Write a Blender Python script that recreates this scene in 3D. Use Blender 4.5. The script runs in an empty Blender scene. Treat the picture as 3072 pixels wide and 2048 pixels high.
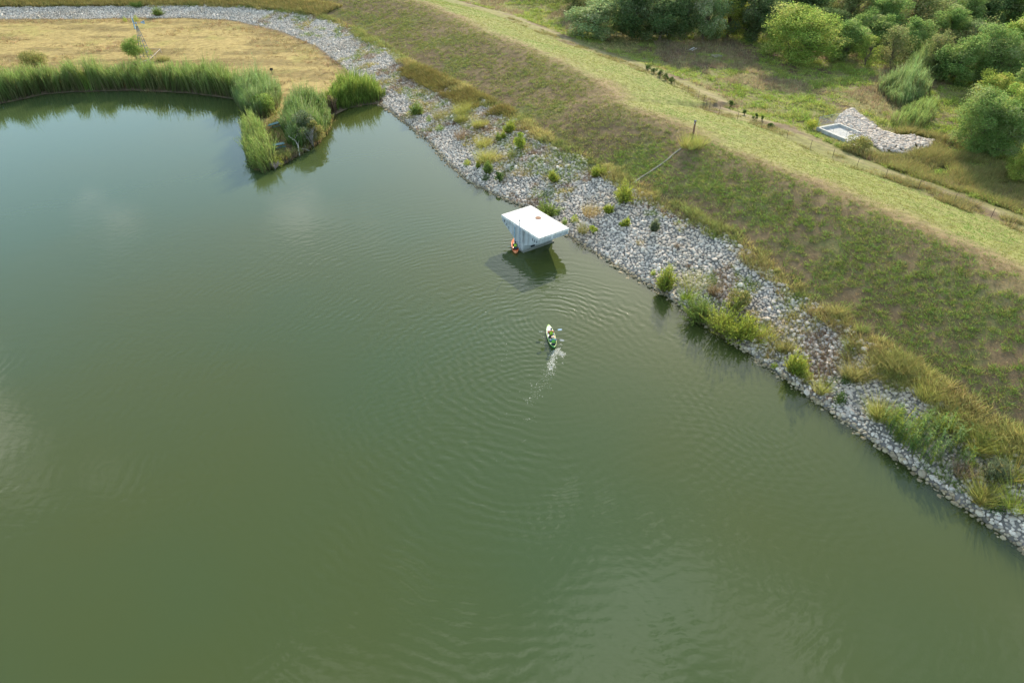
import bpy, math, random
import numpy as np
from mathutils import Vector, Matrix, Euler

R = math.radians
rng = np.random.default_rng(7)
random.seed(7)
S = bpy.context.scene

# ------------------------------------------------------------------ camera, sky, sun, exposure
H = 41.0                       # drone height above the lake (m)
PITCH = R(36.5)                # looking down from the horizontal
FPX = 2048.0                   # focal length in pixels of a 3072 px wide frame
K = H / 36.0
cam_d = bpy.data.cameras.new('camera')
cam_d.sensor_width = 36.0
cam_d.lens = 36.0 * FPX / 3072.0
cam_d.clip_start = 0.5
cam_d.clip_end = 8000
cam = bpy.data.objects.new('camera', cam_d)
S.collection.objects.link(cam)
cam.location = (0, 0, H)
cam.rotation_euler = (R(90) - PITCH, 0, 0)
S.camera = cam

SUN_EL, SUN_AZ = R(23.5), R(16)    # azimuth measured from +Y towards +X
world = bpy.data.worlds.new('World')
S.world = world
world.use_nodes = True
wn, wl = world.node_tree.nodes, world.node_tree.links
wn.clear()
w_out = wn.new('ShaderNodeOutputWorld')
w_bg = wn.new('ShaderNodeBackground')
w_bg.inputs['Strength'].default_value = 0.15
sky = wn.new('ShaderNodeTexSky')
sky.sky_type = 'NISHITA'
sky.sun_disc = False
sky.sun_elevation = SUN_EL
sky.sun_rotation = SUN_AZ
sky.air_density = 1.0
sky.dust_density = 1.1
sky.ozone_density = 1.0
w_tc = wn.new('ShaderNodeTexCoord')
w_sep = wn.new('ShaderNodeSeparateXYZ')
wl.new(w_tc.outputs['Generated'], w_sep.inputs[0])
def wmath(op, a, b=None):
    n = wn.new('ShaderNodeMath'); n.operation = op
    for i, v in enumerate((a, b)):
        if v is None: continue
        if isinstance(v, (int, float)): n.inputs[i].default_value = v
        else: wl.new(v, n.inputs[i])
    return n.outputs[0]
zz = wmath('ADD', wmath('MAXIMUM', w_sep.outputs[2], 0.0), 0.22)
w_com = wn.new('ShaderNodeCombineXYZ')
wl.new(wmath('DIVIDE', w_sep.outputs[0], zz), w_com.inputs[0])
wl.new(wmath('DIVIDE', w_sep.outputs[1], zz), w_com.inputs[1])
w_com.inputs[2].default_value = 122.3
w_noi = wn.new('ShaderNodeTexNoise')
w_noi.inputs['Scale'].default_value = 1.75
w_noi.inputs['Detail'].default_value = 5.0
w_noi.inputs['Roughness'].default_value = 0.52
wl.new(w_com.outputs[0], w_noi.inputs['Vector'])
w_rmp = wn.new('ShaderNodeValToRGB')
w_rmp.color_ramp.interpolation = 'EASE'
w_rmp.color_ramp.elements[0].position = 0.53
w_rmp.color_ramp.elements[0].color = (0, 0, 0, 1)
w_rmp.color_ramp.elements[1].position = 0.68
w_rmp.color_ramp.elements[1].color = (0.80, 0.80, 0.80, 1)
wl.new(w_noi.outputs['Fac'], w_rmp.inputs[0])
w_mix = wn.new('ShaderNodeMixRGB')
w_mix.inputs[2].default_value = (13.0, 13.3, 13.5, 1)      # white cloud, in the sky's own units
haze_w = wmath('MULTIPLY', wmath('POWER', wmath('SUBTRACT', 1.0, wmath('MAXIMUM', w_sep.outputs[2], 0.0)), 1.9), 0.92)   # thin veil, thicker towards the horizon
w_mx2 = wn.new('ShaderNodeMixRGB')
w_mx2.inputs[2].default_value = (5.6, 9.0, 10.6, 1)
wl.new(haze_w, w_mx2.inputs[0])
wl.new(sky.outputs[0], w_mx2.inputs[1])
wl.new(w_rmp.outputs[0], w_mix.inputs[0])
wl.new(w_mx2.outputs[0], w_mix.inputs[1])
wl.new(w_mix.outputs[0], w_bg.inputs['Color'])
wl.new(w_bg.outputs[0], w_out.inputs[0])

sun_d = bpy.data.lights.new('sun', 'SUN')
sun_d.energy = 5.0
sun_d.angle = R(1.0)
sun_d.color = (1.0, 0.87, 0.65)
sun = bpy.data.objects.new('sun', sun_d)
S.collection.objects.link(sun)
sun_dir = Vector((math.sin(SUN_AZ) * math.cos(SUN_EL), math.cos(SUN_AZ) * math.cos(SUN_EL), math.sin(SUN_EL)))
sun.rotation_euler = sun_dir.to_track_quat('Z', 'Y').to_euler()
sun.location = (60, 200, 120)

S.view_settings.view_transform = 'Standard'
S.view_settings.look = 'None'
S.view_settings.exposure = 0.78
S.view_settings.gamma = 1.0
S.view_settings.use_curve_mapping = False
try:
    S.cycles.max_bounces = 5
    S.cycles.diffuse_bounces = 2
    S.cycles.glossy_bounces = 2
    S.cycles.transparent_max_bounces = 8
    S.cycles.caustics_reflective = False
    S.cycles.caustics_refractive = False
except Exception:
    pass

# ------------------------------------------------------------------ helpers
COL = S.collection
def link(o):
    COL.objects.link(o); return o
def tag(o, label=None, cat=None, group=None, kind=None):
    if label: o['label'] = label
    if cat: o['category'] = cat
    if group: o['group'] = group
    if kind: o['kind'] = kind
    return o
def empty(name, loc=(0, 0, 0), rz=0.0):
    o = bpy.data.objects.new(name, None)
    o.empty_display_size = 0.3
    o.location = loc; o.rotation_euler = (0, 0, rz)
    return link(o)

class MB:
    """collects vertices, faces and a colour per vertex; build() links ONE mesh object"""
    def __init__(s):
        s.v, s.c, s.f, s.n = [], [], [], 0
    def add(s, verts, faces, col):
        verts = np.asarray(verts, float).reshape(-1, 3)
        faces = np.asarray(faces, int)
        col = np.asarray(col, float)
        if col.ndim == 1: col = np.tile(col, (len(verts), 1))
        s.v.append(verts); s.c.append(col); s.f.append(faces + s.n); s.n += len(verts)
        return s
    def box(s, c, d, col=(.5, .5, .5), rot=None):
        x, y, z = [q / 2 for q in d]
        v = np.array([(-x,-y,-z),(x,-y,-z),(x,y,-z),(-x,y,-z),(-x,-y,z),(x,-y,z),(x,y,z),(-x,y,z)])
        if rot is not None: v = v @ np.array(rot).T
        return s.add(v + np.array(c), [(0,3,2,1),(4,5,6,7),(0,1,5,4),(1,2,6,5),(2,3,7,6),(3,0,4,7)], col)
    def prism(s, prof, y0, y1, col=(.5,.5,.5)):
        """profile in xz (anticlockwise seen from -y) extruded along y"""
        n = len(prof)
        v = [(x, y0, z) for x, z in prof] + [(x, y1, z) for x, z in prof]
        for i in range(n):
            j = (i + 1) % n
            s.add([v[i], v[j], v[n + j], v[n + i]], [(0, 3, 2, 1)], col)
        s.add(v[:n], [tuple(range(n))], col); s.add(v[n:], [tuple(range(n))[::-1]], col)
        return s
    def tube(s, pts, rad, col=(.5,.5,.5), k=6):
        pts = [np.array(p, float) for p in pts]
        if not hasattr(rad, '__len__'): rad = [rad] * len(pts)
        vs = []
        for i, p in enumerate(pts):
            a = pts[max(i - 1, 0)]; b = pts[min(i + 1, len(pts) - 1)]
            d = b - a; d = d / (np.linalg.norm(d) + 1e-9)
            u = np.cross(d, (0, 0, 1.0)) if abs(d[2]) < .95 else np.cross(d, (1.0, 0, 0))
            u /= np.linalg.norm(u); w = np.cross(d, u)
            for j in range(k):
                t = 2 * math.pi * j / k
                vs.append(p + rad[i] * (math.cos(t) * u + math.sin(t) * w))
        f = []
        for i in range(len(pts) - 1):
            for j in range(k):
                f.append((i*k + j, i*k + (j+1) % k, (i+1)*k + (j+1) % k, (i+1)*k + j))
        s.add(vs, f, col)
        m = (len(pts) - 1) * k
        s.add(vs, [tuple(range(k))[::-1]], col); s.add(vs, [tuple(m + j for j in range(k))], col)
        return s
    def disc(s, c, r, h, col=(.5,.5,.5), k=20):
        return s.tube([(c[0], c[1], c[2]), (c[0], c[1], c[2] + h)], r, col, k)
    def mesh(s, name, smooth=False):
        me = bpy.data.meshes.new(name)
        V = np.concatenate(s.v); C = np.concatenate(s.c)
        li = np.concatenate([f.ravel() for f in s.f])
        ln = np.concatenate([np.full(len(f), f.shape[1]) for f in s.f])
        st = np.concatenate([[0], np.cumsum(ln)[:-1]])
        me.vertices.add(len(V)); me.loops.add(len(li)); me.polygons.add(len(ln))
        me.vertices.foreach_set('co', V.astype(np.float32).ravel())
        me.loops.foreach_set('vertex_index', li.astype(np.int32))
        me.polygons.foreach_set('loop_start', st.astype(np.int32))
        me.polygons.foreach_set('use_smooth', np.full(len(ln), smooth))
        me.update(calc_edges=True)
        at_ = me.color_attributes.new('Col', 'FLOAT_COLOR', 'POINT')
        at_.data.foreach_set('color', np.hstack([C, np.ones((len(C), 1))]).astype(np.float32).ravel())
        me.validate()
        return me
    def build(s, name, mat, parent=None, smooth=False):
        me = s.mesh(name, smooth)
        me.materials.append(mat)
        o = bpy.data.objects.new(name, me)
        if parent: o.parent = parent
        return link(o)

def copy_tree(o, parent=None):
    c = o.copy(); link(c); c.parent = parent
    for ch in list(o.children): copy_tree(ch, c)
    return c

# ---- value noise
_lat = rng.random((256, 256))
def vnoise(x, y):
    xi = np.floor(x).astype(int); yi = np.floor(y).astype(int)
    fx = x - xi; fy = y - yi
    fx = fx*fx*(3-2*fx); fy = fy*fy*(3-2*fy)
    a = _lat[xi % 256, yi % 256]; b = _lat[(xi+1) % 256, yi % 256]
    c = _lat[xi % 256, (yi+1) % 256]; d = _lat[(xi+1) % 256, (yi+1) % 256]
    return (a*(1-fx)+b*fx)*(1-fy) + (c*(1-fx)+d*fx)*fy
def fbm(x, y, sc, o=4):
    x = np.asarray(x, float)/sc; y = np.asarray(y, float)/sc
    r = 0; a = .5; t = 0
    for i in range(o):
        r = r + a*vnoise(x + 17.3*i, y + 9.1*i); t += a; a *= .5; x = x*2.03; y = y*2.03
    return r / t
def sstep(a, b, x):
    t = np.clip((x - a) / (b - a), 0, 1); return t*t*(3-2*t)
def lerp(a, b, t):
    a = np.asarray(a, float); b = np.asarray(b, float); t = np.asarray(t, float)
    if t.ndim: t = t[:, None]
    return a*(1-t) + b*t

# ---- materials
def new_mat(name):
    m = bpy.data.materials.new(name); m.use_nodes = True
    m.node_tree.nodes.clear()
    return m, m.node_tree.nodes, m.node_tree.links
def mat_paint(name, rough=0.7, var=0.15, scale=6.0, bump=0.0, bscale=30.0, metal=0.0, spec=0.4):
    """colour attribute times object colour, with mottling"""
    m, N, L = new_mat(name)
    out = N.new('ShaderNodeOutputMaterial'); b = N.new('ShaderNodeBsdfPrincipled')
    b.inputs['Roughness'].default_value = rough; b.inputs['Metallic'].default_value = metal
    b.inputs['Specular IOR Level'].default_value = spec
    a = N.new('ShaderNodeAttribute'); a.attribute_name = 'Col'
    oi = N.new('ShaderNodeObjectInfo')
    mu = N.new('ShaderNodeMixRGB'); mu.blend_type = 'MULTIPLY'; mu.inputs[0].default_value = 1
    L.new(a.outputs['Color'], mu.inputs[1]); L.new(oi.outputs['Color'], mu.inputs[2])
    tc = N.new('ShaderNodeTexCoord'); no = N.new('ShaderNodeTexNoise')
    no.inputs['Scale'].default_value = scale; no.inputs['Detail'].default_value = 5
    L.new(tc.outputs['Object'], no.inputs['Vector'])
    mr = N.new('ShaderNodeMapRange')
    mr.inputs[1].default_value = .3; mr.inputs[2].default_value = .7
    mr.inputs[3].default_value = 1 - var; mr.inputs[4].default_value = 1 + var
    L.new(no.outputs['Fac'], mr.inputs[0])
    m2 = N.new('ShaderNodeMixRGB'); m2.blend_type = 'MULTIPLY'; m2.inputs[0].default_value = 1
    L.new(mu.outputs[0], m2.inputs[1]); L.new(mr.outputs[0], m2.inputs[2])
    L.new(m2.outputs[0], b.inputs['Base Color'])
    if bump:
        n2 = N.new('ShaderNodeTexNoise'); n2.inputs['Scale'].default_value = bscale; n2.inputs['Detail'].default_value = 6
        L.new(tc.outputs['Object'], n2.inputs['Vector'])
        bp = N.new('ShaderNodeBump'); bp.inputs['Strength'].default_value = 1; bp.inputs['Distance'].default_value = bump
        L.new(n2.outputs['Fac'], bp.inputs['Height']); L.new(bp.outputs[0], b.inputs['Normal'])
    L.new(b.outputs[0], out.inputs[0])
    return m
def mat_leaf(name, trans=0.4):
    m, N, L = new_mat(name)
    out = N.new('ShaderNodeOutputMaterial')
    a = N.new('ShaderNodeAttribute'); a.attribute_name = 'Col'
    oi = N.new('ShaderNodeObjectInfo')
    mu = N.new('ShaderNodeMixRGB'); mu.blend_type = 'MULTIPLY'; mu.inputs[0].default_value = 1
    L.new(a.outputs['Color'], mu.inputs[1]); L.new(oi.outputs['Color'], mu.inputs[2])
    d = N.new('ShaderNodeBsdfDiffuse'); t = N.new('ShaderNodeBsdfTranslucent')
    L.new(mu.outputs[0], d.inputs[0]); L.new(mu.outputs[0], t.inputs[0])
    x = N.new('ShaderNodeMixShader'); x.inputs[0].default_value = trans
    L.new(d.outputs[0], x.inputs[1]); L.new(t.outputs[0], x.inputs[2])
    L.new(x.outputs[0], out.inputs[0])
    return m
M_ground = mat_paint('ground_soil', .95, .28, .9, .05, 5.0, spec=.1)
M_rock = mat_paint('limestone', .85, .16, 5.0, .02, 9.0, spec=.25)
M_leaf = mat_leaf('foliage', .5)
M_grass = mat_leaf('grass_blades', .4)
M_bark = mat_paint('bark', .9, .25, 8.0, .02, 20.0, spec=.1)
def mat_concrete():
    m = mat_paint('concrete', .85, .16, 1.3, .004, 14.0, spec=.25)
    N, L = m.node_tree.nodes, m.node_tree.links
    b = [n for n in N if n.type == 'BSDF_PRINCIPLED'][0]; src = b.inputs['Base Color'].links[0].from_socket
    g = N.new('ShaderNodeNewGeometry'); mp = N.new('ShaderNodeMapping'); mp.inputs['Scale'].default_value = (4.0, 4.0, .35)
    L.new(g.outputs['Position'], mp.inputs[0])
    n1_ = N.new('ShaderNodeTexNoise'); n1_.inputs['Scale'].default_value = 1.2; n1_.inputs['Detail'].default_value = 6; L.new(mp.outputs[0], n1_.inputs['Vector'])
    r = N.new('ShaderNodeMapRange'); r.inputs[1].default_value = .48; r.inputs[2].default_value = .70; L.new(n1_.outputs['Fac'], r.inputs[0])
    # algae stain where the lake laps the walls
    sx = N.new('ShaderNodeSeparateXYZ'); L.new(g.outputs['Position'], sx.inputs[0])
    r2 = N.new('ShaderNodeMapRange'); r2.inputs[1].default_value = .55; r2.inputs[2].default_value = .05; L.new(sx.outputs[2], r2.inputs[0])
    mx = N.new('ShaderNodeMixRGB'); mx.inputs[2].default_value = (.17,.155,.125,1); L.new(src, mx.inputs[1])
    k = N.new('ShaderNodeMath'); k.operation = 'MULTIPLY'; L.new(r.outputs[0], k.inputs[0]); k.inputs[1].default_value = .45; L.new(k.outputs[0], mx.inputs[0])
    m3 = N.new('ShaderNodeMixRGB'); m3.inputs[2].default_value = (.10,.10,.06,1); L.new(mx.outputs[0], m3.inputs[1])
    k2 = N.new('ShaderNodeMath'); k2.operation = 'MULTIPLY'; L.new(r2.outputs[0], k2.inputs[0]); k2.inputs[1].default_value = .6; L.new(k2.outputs[0], m3.inputs[0])
    L.new(m3.outputs[0], b.inputs['Base Color'])
    return m
M_conc = mat_concrete()
def mat_foam():
    m, N, L = new_mat('foam'); out = N.new('ShaderNodeOutputMaterial'); d = N.new('ShaderNodeBsdfDiffuse'); d.inputs[0].default_value = (.75,.75,.68,1)
    t = N.new('ShaderNodeBsdfTransparent'); x = N.new('ShaderNodeMixShader'); g = N.new('ShaderNodeNewGeometry')
    n = N.new('ShaderNodeTexNoise'); n.inputs['Scale'].default_value = 9; L.new(g.outputs['Position'], n.inputs['Vector'])
    r = N.new('ShaderNodeMapRange'); r.inputs[1].default_value = .35; r.inputs[2].default_value = .7; r.inputs[3].default_value = .15; r.inputs[4].default_value = .85; L.new(n.outputs['Fac'], r.inputs[0])
    L.new(r.outputs[0], x.inputs[0]); L.new(t.outputs[0], x.inputs[1]); L.new(d.outputs[0], x.inputs[2]); L.new(x.outputs[0], out.inputs[0]); return m
M_foam = mat_foam()
M_steel = mat_paint('galvanised_steel', .8, .12, 9.0, metal=0.0, spec=.2)
M_wood = mat_paint('weathered_wood', .85, .25, 9.0, .004, 30.0, spec=.2)
M_rust = mat_paint('rusty_iron', .85, .3, 7.0, .004, 25.0, spec=.2)
M_plast = mat_paint('polyethylene', .42, .05, 5.0)
M_cloth = mat_paint('fabric', .85, .10, 15.0, spec=.1)

# ---- picture ray to ground (used to survey where things stand)
def ray(px, py):
    u = (px - 1536) / FPX; v = (1024 - py) / FPX
    return np.array([u, math.cos(PITCH) + v*math.sin(PITCH), -math.sin(PITCH) + v*math.cos(PITCH)])
def at(px, py, z=0.0):
    d = ray(px, py); t = (z - H) / d[2]
    return np.array([0, 0, H]) + t*d
def proj(x, y, z):
    q = np.asarray(z) - H
    dep = np.asarray(y)*math.cos(PITCH) - q*math.sin(PITCH)
    up = np.asarray(y)*math.sin(PITCH) + q*math.cos(PITCH)
    return 1536 + FPX*np.asarray(x)/dep, 1024 - FPX*up/dep, FPX/dep

# ------------------------------------------------------------------ terrain
DB = np.array([15.0, 56.0]) * K
DN = np.array([0.854, 0.52]); DT = np.array([-0.52, 0.854])
_sl = [(-1,-400),(-1,-60),(-.7,-34),(-.3,-19),(0,-10),(0,0),(-.6,8),(-1,15),(-.9,22),(-2.3,28),(-3.4,34),(-3,41),(-1.7,49),
       (-1.3,58),(-1,68),(-1.3,84),(0,97),(.4,112),(-2,129),(-9,146),(-18,153),(-36,164),(-57,176),(-140,215),(-700,480)]
BASE = np.array([DB + DN*s*K + DT*t*K for s, t in _sl])
_seg = np.diff(BASE, axis=0); _sll = np.hypot(_seg[:,0], _seg[:,1]); _cum = np.concatenate([[0], np.cumsum(_sll)])
_t0 = _cum[5]
def st_of(x, y):
    """distance landward of the dam's waterline and distance along it"""
    x = np.asarray(x, float); y = np.asarray(y, float)
    best = np.full(x.shape, 1e18); S_ = np.zeros(x.shape); T_ = np.zeros(x.shape)
    for i in range(len(_seg)):
        dx, dy = x - BASE[i,0], y - BASE[i,1]
        L = _sll[i]; ux, uy = _seg[i]/L
        a = np.clip(dx*ux + dy*uy, 0, L)
        ex, ey = dx - a*ux, dy - a*uy
        d2 = ex*ex + ey*ey
        sg = np.where(ux*dy - uy*dx < 0, 1.0, -1.0)
        m = d2 < best
        best = np.where(m, d2, best); S_ = np.where(m, sg*np.sqrt(d2), S_); T_ = np.where(m, _cum[i] + a - _t0, T_)
    return S_, T_
CREST = 6.2 * K
def crest_s(t): return (20.5 + 6.0*sstep(5, 65, t/K)) * K
def toe_s(t):   return (38.0 + 6.5*sstep(0, 60, t/K)) * K
def rip_w(t):   return np.interp(np.asarray(t)/K, [-60,-30,-20,-10,-4,2,20,30,45,62,80,90,105,125,150,165,180,230], [5.8,6.2,6.6,7.6,8.4,9.6,9.9,11.4,12.2,11.4,10.6,11.2,10,11,9.0,9,8.5,8])*K
def dam_z(s, t):
    cs, ts = crest_s(t), toe_s(t)
    z = 0
    for o in (-1.6, -.5, .5, 1.6):
        q = s + o
        up = np.where(q < 0, q*.34, np.minimum(q/cs, 1)*CREST)
        dn = CREST - (q - cs - 2.2)*(CREST - 2.3*K)/(ts - cs - 2.2)
        low = np.maximum(2.3*K - (q - ts)*.16, .7)
        zz_ = np.where(q < cs + 2.2, up, np.where(q < ts, dn, low))
        z = z + zz_/4
    return np.maximum(z, -4.0)
_fpx = [(-900,470),(-300,365),(0,312),(70,298),(130,284),(210,277),(400,272),(560,280),(650,291),(715,300),(738,330),(742,380),(748,440),(762,490),(795,512),(838,500),(862,488),
        (900,462),(950,432),(978,400),(985,372),(1003,346),(1045,326),(1090,316),(1128,312)]
FIELD = np.array([at(px, py, 0)[:2] for px, py in _fpx])
FIELD = np.concatenate([FIELD, [DB + DN*s*K + DT*t*K for s, t in [(1,68),(2,84),(3,97),(3.5,112),(1,129),(-6,148),(-16,157),(-35,167),(-56,179),(-140,218),(-400,340)]]])
def poly_sd(x, y, P):
    """signed distance, positive inside"""
    best = np.full(x.shape, 1e18); ins = np.zeros(x.shape, bool)
    n = len(P)
    for i in range(n):
        ax, ay = P[i]; bx, by = P[(i+1) % n]
        ex, ey = bx-ax, by-ay; L2 = ex*ex+ey*ey
        h = np.clip(((x-ax)*ex+(y-ay)*ey)/L2, 0, 1)
        d2 = (x-ax-h*ex)**2 + (y-ay-h*ey)**2
        best = np.minimum(best, d2)
        c = ((ay > y) != (by > y)) & (x < (bx-ax)*(y-ay)/((by-ay) + 1e-12) + ax)
        ins ^= c
    return np.where(ins, 1, -1)*np.sqrt(best)
def terrain(x, y, full=False):
    x = np.asarray(x, float); y = np.asarray(y, float)
    s, t = st_of(x, y)
    zd = dam_z(s, t)
    far = sstep(toe_s(t), toe_s(t) + 15, s)
    zd = zd + far*(fbm(x, y, 22, 3) - .5)*1.4 + (fbm(x, y, 3.5, 2) - .5)*.22*np.clip(s/6, 0, 1)
    fd = poly_sd(x, y, FIELD)
    zf = np.where(fd > 0, np.minimum(fd*.3, .55 + .012*np.minimum(fd, 40)), fd*.45) 
    zf = np.maximum(zf, -4) + np.clip(fd/4, 0, 1)*(fbm(x, y, 9, 3) - .5)*.35
    z = np.maximum(zd, zf)
    if full: return z, s, t, fd, zf > zd
    return z
def ground_at(px, py, dz=0.0):
    d = ray(px, py)
    k = np.linspace(25, 420, 1600)
    P = np.array([0, 0, H]) + k[:, None]*d
    g = terrain(P[:,0], P[:,1]); g = np.maximum(g, 0) + dz
    i = np.argmax(P[:,2] < g)
    a, b = P[i-1], P[i]
    f = (a[2]-g[i-1]) / ((a[2]-g[i-1]) - (b[2]-g[i]) + 1e-9)
    return a + (b-a)*f

def axis(a, b, st_, far):
    m = np.arange(a, b + 1e-6, st_)
    out = [m]; g = st_*2; lo = a; hi = b; L1, H1 = [], []
    while lo > -far: lo -= g; L1.append(lo); hi2 = None; g *= 1.25
    g = st_*2
    while hi < far: hi += g; H1.append(hi); g *= 1.25
    return np.concatenate([L1[::-1], m, H1])
gx = axis(-175, 165, .78, 3000); gy = axis(5, 262, .78, 3000)
GX, GY = np.meshgrid(gx, gy)
GZ, GS, GT, GF, GFM = terrain(GX.ravel(), GY.ravel(), True)
gv = np.stack([GX.ravel(), GY.ravel(), GZ], 1)
nx, ny = len(gx), len(gy)
ii = np.arange(ny*nx).reshape(ny, nx)
gq = np.stack([ii[:-1,:-1], ii[:-1,1:], ii[1:,1:], ii[1:,:-1]], -1).reshape(-1, 4)

# ground colours (albedo)
x_, y_ = gv[:,0], gv[:,1]
n1 = fbm(x_, y_, 6, 4); n2 = fbm(x_+50, y_-30, 2.2, 3); n3 = fbm(x_-90, y_+70, 18, 3)
csg, tsg, rwg = crest_s(GT), toe_s(GT), rip_w(GT)
soil = lerp((.13,.092,.05), (.19,.138,.075), n2)
green_d = lerp((.10,.12,.04), (.14,.15,.05), n1)
c_up = lerp((0,0,0),(0,0,0), n1)*0 + soil*(1-sstep(.5,.68,n1)[:,None]*.75) + green_d*(sstep(.5,.68,n1)[:,None]*.75)
c_cr = lerp((.26,.185,.10), (.2,.15,.075), n2)
c_dn = lerp((.175,.20,.055), (.235,.225,.08), n1)
tt = sstep(-6.5, 0.5, GS - csg + (n2-.5)*5 + (n1-.5)*5)*.85
tu = sstep(-.5, 6.5, GS - csg + (n1-.5)*8)
gcol = c_up*(1-tt[:,None]) + c_cr*tt[:,None]
gcol = gcol*(1-tu[:,None]) + c_dn*tu[:,None]
c_me = lerp((.15,.16,.05), (.21,.185,.075), n3)
c_me = lerp((0,0,0),(0,0,0),n1)*0 + c_me*(1-sstep(.55,.7,n1)[:,None]) + np.array((.12,.085,.05))*sstep(.55,.7,n1)[:,None]
tm = sstep(-.5, 1.0, GS - tsg + (n2-.5)*2)
gcol = gcol*(1-tm[:,None]) + c_me*tm[:,None]
def track_s(t): return toe_s(t) + 5.2*K*.9 + .8*np.sin(t/17.0)
tk = np.exp(-((GS - track_s(GT))/.95)**2)*(GT/K > -20)*np.clip(.25+1.3*(fbm(x_,y_,3.0,3)-.25),0,1)
gcol = gcol*(1-tk[:,None]*.8) + np.array((.26,.205,.13))*tk[:,None]*.8
rp = sstep(.6, -.6, GS - rwg)
gcol = gcol*(1-rp[:,None]) + np.array((.20,.185,.165))*rp[:,None]
c_fi = lerp((.35,.26,.105), (.30,.235,.09), n3)
c_fi = c_fi*(1-.35*sstep(.5,.66,fbm(x_*.5,y_*1.6,5,3))[:,None])
c_fi = c_fi*(1-.5*sstep(.55,.75,n1)[:,None]) + np.array((.27,.25,.075))*.5*sstep(.55,.75,n1)[:,None]
c_fi = c_fi*(1-sstep(4.5,1.0,GF)[:,None]) + np.array((.12,.088,.055))*sstep(4.5,1.0,GF)[:,None]
gcol = np.where(GFM[:,None], c_fi, gcol)
gcol = np.where((GZ < -.05)[:,None], np.array((.11,.10,.06)), gcol)

fc = gq.mean(1).astype(int)
q0 = gq[:,0]
zq = GZ[gq].max(1)
reg = np.full(len(gq), 3)                                    # meadow
reg = np.where(GS[q0] < toe_s(GT[q0]), 2, reg)               # embankment
reg = np.where((np.abs(GS[q0]-track_s(GT[q0])) < 1.2) & (GT[q0]/K > -20), 4, reg)
reg = np.where(GS[q0] < rip_w(GT[q0]), 1, reg)               # riprap bed
reg = np.where(GFM[q0], 5, reg)                              # dry field
reg = np.where(zq < -.6, 0, reg)                             # lake bed
def ground_piece(name, k):
    f = gq[reg == k]; u, inv = np.unique(f, return_inverse=True)
    m = MB(); m.add(gv[u], inv.reshape(-1, 4), gcol[u])
    o = m.build(name, M_ground, None, True)
    o['kind'] = 'structure'
    return o
lake_bed = ground_piece('lake_bed', 0)
riprap_bank = ground_piece('riprap_bank', 1)
embankment = ground_piece('embankment', 2)
meadow = ground_piece('meadow', 3)
track = ground_piece('dirt_track', 4)
field = ground_piece('dry_field', 5)

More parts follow.
